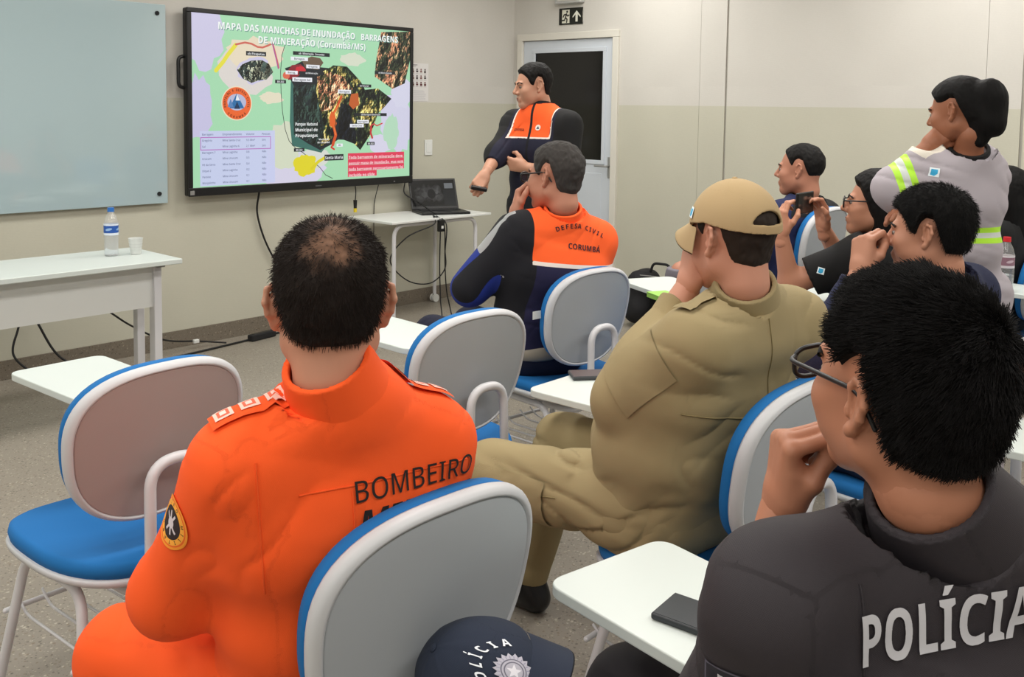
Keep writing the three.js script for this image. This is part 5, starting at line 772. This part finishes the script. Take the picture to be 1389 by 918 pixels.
// things on the walls
{
  const p = thing('poster', 'white paper notice with rows of small dark drawings beside the display', 'poster', [-1.06, 1.68, 0.002]);
  const t = canvasTex(384, 560, (x) => { x.fillStyle = '#d6d4d2'; x.fillRect(0, 0, 384, 560); const R = rng(31); x.fillStyle = '#8a8686'; x.fillRect(60, 20, 90, 12); x.fillRect(60, 40, 60, 8); for (let r = 0; r < 3; r++) for (let k = 0; k < 4; k++) { x.fillStyle = r === 2 ? '#55201f' : k % 2 ? '#3a2c2c' : '#7b5450'; const cx = 60 + k * 84, cy = 110 + r * 96; x.beginPath(); x.ellipse(cx, cy - 18, 14, 14, 0, 0, 7); x.fill(); x.fillRect(cx - 20, cy - 2, 36 + R() * 10, 24 + R() * 10); x.fillStyle = '#9c9898'; x.fillRect(cx - 26, cy + 40, 54, 6); } x.fillStyle = '#b9b8bc'; for (let i = 0; i < 9; i++) x.fillRect(40, 400 + i * 16, 300 - R() * 60, 6); });
  mesh('sheet', box(0.185, 0.285, 0.0012), new THREE.MeshStandardMaterial({ map: t, roughness: 0.7 }), p);
  const s = thing('wall_socket', 'white blank switch plate on the wall beside the laptop', 'switch', [-0.965, 1.186, 0.005]); mesh('plate', box(0.078, 0.118, 0.01, 0, 0, 0, 0.004), M.white, s); mesh('insert', box(0.05, 0.07, 0.003, 0, 0, 0.006, 0.001), M.white, s);
  const e = thing('exit_sign', 'black and white emergency exit sign with a running figure and an up arrow', 'sign', [-0.004, 2.225, 0.605], -Math.PI / 2);
  const et = canvasTex(512, 280, (x) => {
    x.fillStyle = '#10120a'; x.fillRect(0, 0, 512, 280); x.fillStyle = '#d9d8c8'; x.fillRect(66, 28, 164, 226); x.fillStyle = '#14160e';
    x.lineWidth = 24; x.lineCap = x.lineJoin = 'round'; x.strokeStyle = '#14160e'; x.beginPath(); x.arc(176, 62, 20, 0, 7); x.fill();
    for (const q of [[[164, 98], [140, 160]], [[160, 104], [112, 112], [92, 146]], [[160, 108], [190, 134], [216, 122]], [[140, 160], [176, 190], [168, 238]], [[140, 160], [118, 204], [72, 206]]]) { x.beginPath(); q.forEach((p, i) => x[i ? 'lineTo' : 'moveTo'](...p)); x.stroke(); }
    x.fillStyle = '#e2e1d4'; x.beginPath(); [[384, 48], [470, 140], [470, 170], [408, 116], [408, 236], [360, 236], [360, 116], [298, 170], [298, 140]].forEach((p, i) => x[i ? 'lineTo' : 'moveTo'](...p)); x.fill();
  });
  mesh('sign_plate', box(0.238, 0.13, 0.006), new THREE.MeshStandardMaterial({ map: et, roughness: 0.5 }), e);
  const em = thing('emergency_lamp', 'grey emergency lamp fixed above the exit sign', 'lamp', [-0.03, 2.345, 0.61]); mesh('housing', box(0.06, 0.09, 0.26, 0, 0.02, 0, 0.012), std(0xb5b5b3, 0.5), em); mesh('lens', box(0.012, 0.05, 0.2, -0.03, 0.02, 0, 0.004), std(0xc8c8c4, 0.3), em);
}
// bag by the door wall
{
  const b = thing('bag', 'black bag standing by the wall next to the door', 'bag', [-0.42, 0, 1.78], 0.1);
  const f = union([cone([-0.08, 0.12, -0.14], [0.08, 0.12, -0.14], 0.1), cone([-0.08, 0.12, 0.14], [0.08, 0.12, 0.14], 0.1), cone([-0.06, 0.3, -0.13], [0.06, 0.3, -0.13], 0.09), cone([-0.06, 0.3, 0.13], [0.06, 0.3, 0.13], 0.09)], 0.12);
  mesh('bag_body', nets((x, y, z) => Math.max(f(x, y, z) + 0.006 * N3(x * 12, y * 12, z * 12), 0.002 - y), [-0.25, -0.02, -0.3], [0.25, 0.46, 0.3], 0.014), M.blackMatte, b);
  mesh('carry_handle', tube([[0, 0.38, -0.08], [0, 0.44, -0.06], [0, 0.44, 0.06], [0, 0.38, 0.08]], 0.009, 0.03, 30), M.rubber, b); mesh('zip', tube([[-0.1, 0.36, -0.18], [-0.12, 0.37, 0], [-0.1, 0.36, 0.18]], 0.004, 0.05, 30), M.greyMetal, b);
}
// things on the tablets
function phone(label, x, y, z, turn, w, h, c) { const p = thing('phone', label, 'phone', [x, y, z], turn); mesh('case', box(w, 0.011, h, 0, 0.0056, 0, 0.004), std(c, 0.45), p); mesh('screen', box(w - 0.006, 0.001, h - 0.006, 0, 0.0112, 0), std(0x2b3136, 0.35), p); mesh('side_button', box(0.002, 0.003, 0.02, -w / 2 - 0.0003, 0.006, 0.02), M.black, p); }
phone('dark phone lying on the desk of the policeman in black', -4.725, 0.7245, 4.72, 0.1, 0.08, 0.165, 0x23282c);
phone('grey phone lying on the desk of the man in khaki', -3.77, 0.7245, 3.77, 0.9, 0.075, 0.15, 0x3a3e42);
{ const n = thing('notepad', 'lime green notepad on the edge of an empty tablet desk', 'notepad', [-2.66, 0.7245, 3.27], -rad(26)); mesh('pages', box(0.09, 0.02, 0.12, 0, 0.0105, 0, 0.002), std(0xa4dd62, 0.7), n); mesh('cover', box(0.092, 0.002, 0.122, 0, 0.0215, 0), std(0x9fd85c, 0.6), n); }
// cap hanging on the firefighter's chair
{
  const c = thing('police_cap', 'navy police cap with white lettering and a silver crest hanging on a chair post', 'cap', [-4.945, 0.62, 4.495]);
  const in_ = new THREE.Group(); in_.name = 'cap_shell'; c.add(in_); c.userData.up = undefined; delete c.userData.up;
  const navy = cloth(0x1b2538), fA = new THREE.Vector3(-0.09, 0.43, 0.9).normalize(), yA = new THREE.Vector3(-0.54, 0.45, -0.59); yA.addScaledVector(fA, -yA.dot(fA)).normalize(); const zA = fA.clone().negate(), m = new THREE.Matrix4().makeBasis(yA.clone().cross(zA), yA, zA);
  const put = (n, g, mt) => { g.applyMatrix4(m); return mesh(n, g, mt, in_); };
  put('crown', soften(capGeo(true)), navy); put('visor', uvWorld(visorGeo()), navy); put('top_button', new THREE.SphereGeometry(0.007, 12, 8).scale(1, 0.5, 1).translate(0, 0.135, 0.008), navy);
  const grid = (w, h, a0, y0, mat, name) => { const g = new THREE.PlaneGeometry(w, h, 24, 12), q = g.attributes.position; for (let i = 0; i < q.count; i++) { const a = q.getX(i) / 0.11 + a0, y = q.getY(i) + y0, s = Math.sqrt(Math.max(0.02, 1 - ((y - 0.022) / 0.112) ** 2)); q.setXYZ(i, Math.sin(-a) * 0.0955 * s, y, 0.008 - Math.cos(a) * 0.1218 * s); } g.computeVertexNormals(); put(name, g, mat); };
  const crest = words('', 256, 256, '', '', (x) => { x.fillStyle = '#b8b6c2'; x.beginPath(); for (let i = 0; i < 36; i++) { const r = i % 2 ? 118 : 96, a = i / 36 * 6.283; x[i ? 'lineTo' : 'moveTo'](128 + Math.cos(a) * r, 128 + Math.sin(a) * r); } x.fill(); x.strokeStyle = '#6a6878'; x.lineWidth = 7; for (const r of [74, 56]) { x.beginPath(); x.arc(128, 128, r, 0, 7); x.stroke(); } x.fillStyle = '#e6e4ec'; x.beginPath(); for (let i = 0; i < 10; i++) { const r = i % 2 ? 20 : 46, a = i / 10 * 6.283 - 1.57; x[i ? 'lineTo' : 'moveTo'](128 + Math.cos(a) * r, 128 + Math.sin(a) * r); } x.fill(); x.strokeStyle = '#8886a0'; x.lineWidth = 4; for (let i = 0; i < 24; i++) { const a = i / 24 * 6.283; x.beginPath(); x.moveTo(128 + Math.cos(a) * 80, 128 + Math.sin(a) * 80); x.lineTo(128 + Math.cos(a) * 98, 128 + Math.sin(a) * 98); x.stroke(); } });
  grid(0.066, 0.06, 0, 0.064, crest, 'crest');
  const let_ = words('', 560, 300, '', '', (x) => { x.fillStyle = '#e8ecf2'; x.font = 'bold 74px sans-serif'; [...'POLÍCIA'].forEach((ch, i) => { const a = -2.72 + i * 0.383; x.save(); x.translate(280 + Math.cos(a) * 190, 245 + Math.sin(a) * 190); x.rotate(a + 1.57); x.fillText(ch, 0, 0); x.restore(); }); });
  grid(0.15, 0.075, 0, 0.086, let_, 'lettering');
}
renderer.render(scene, camera);
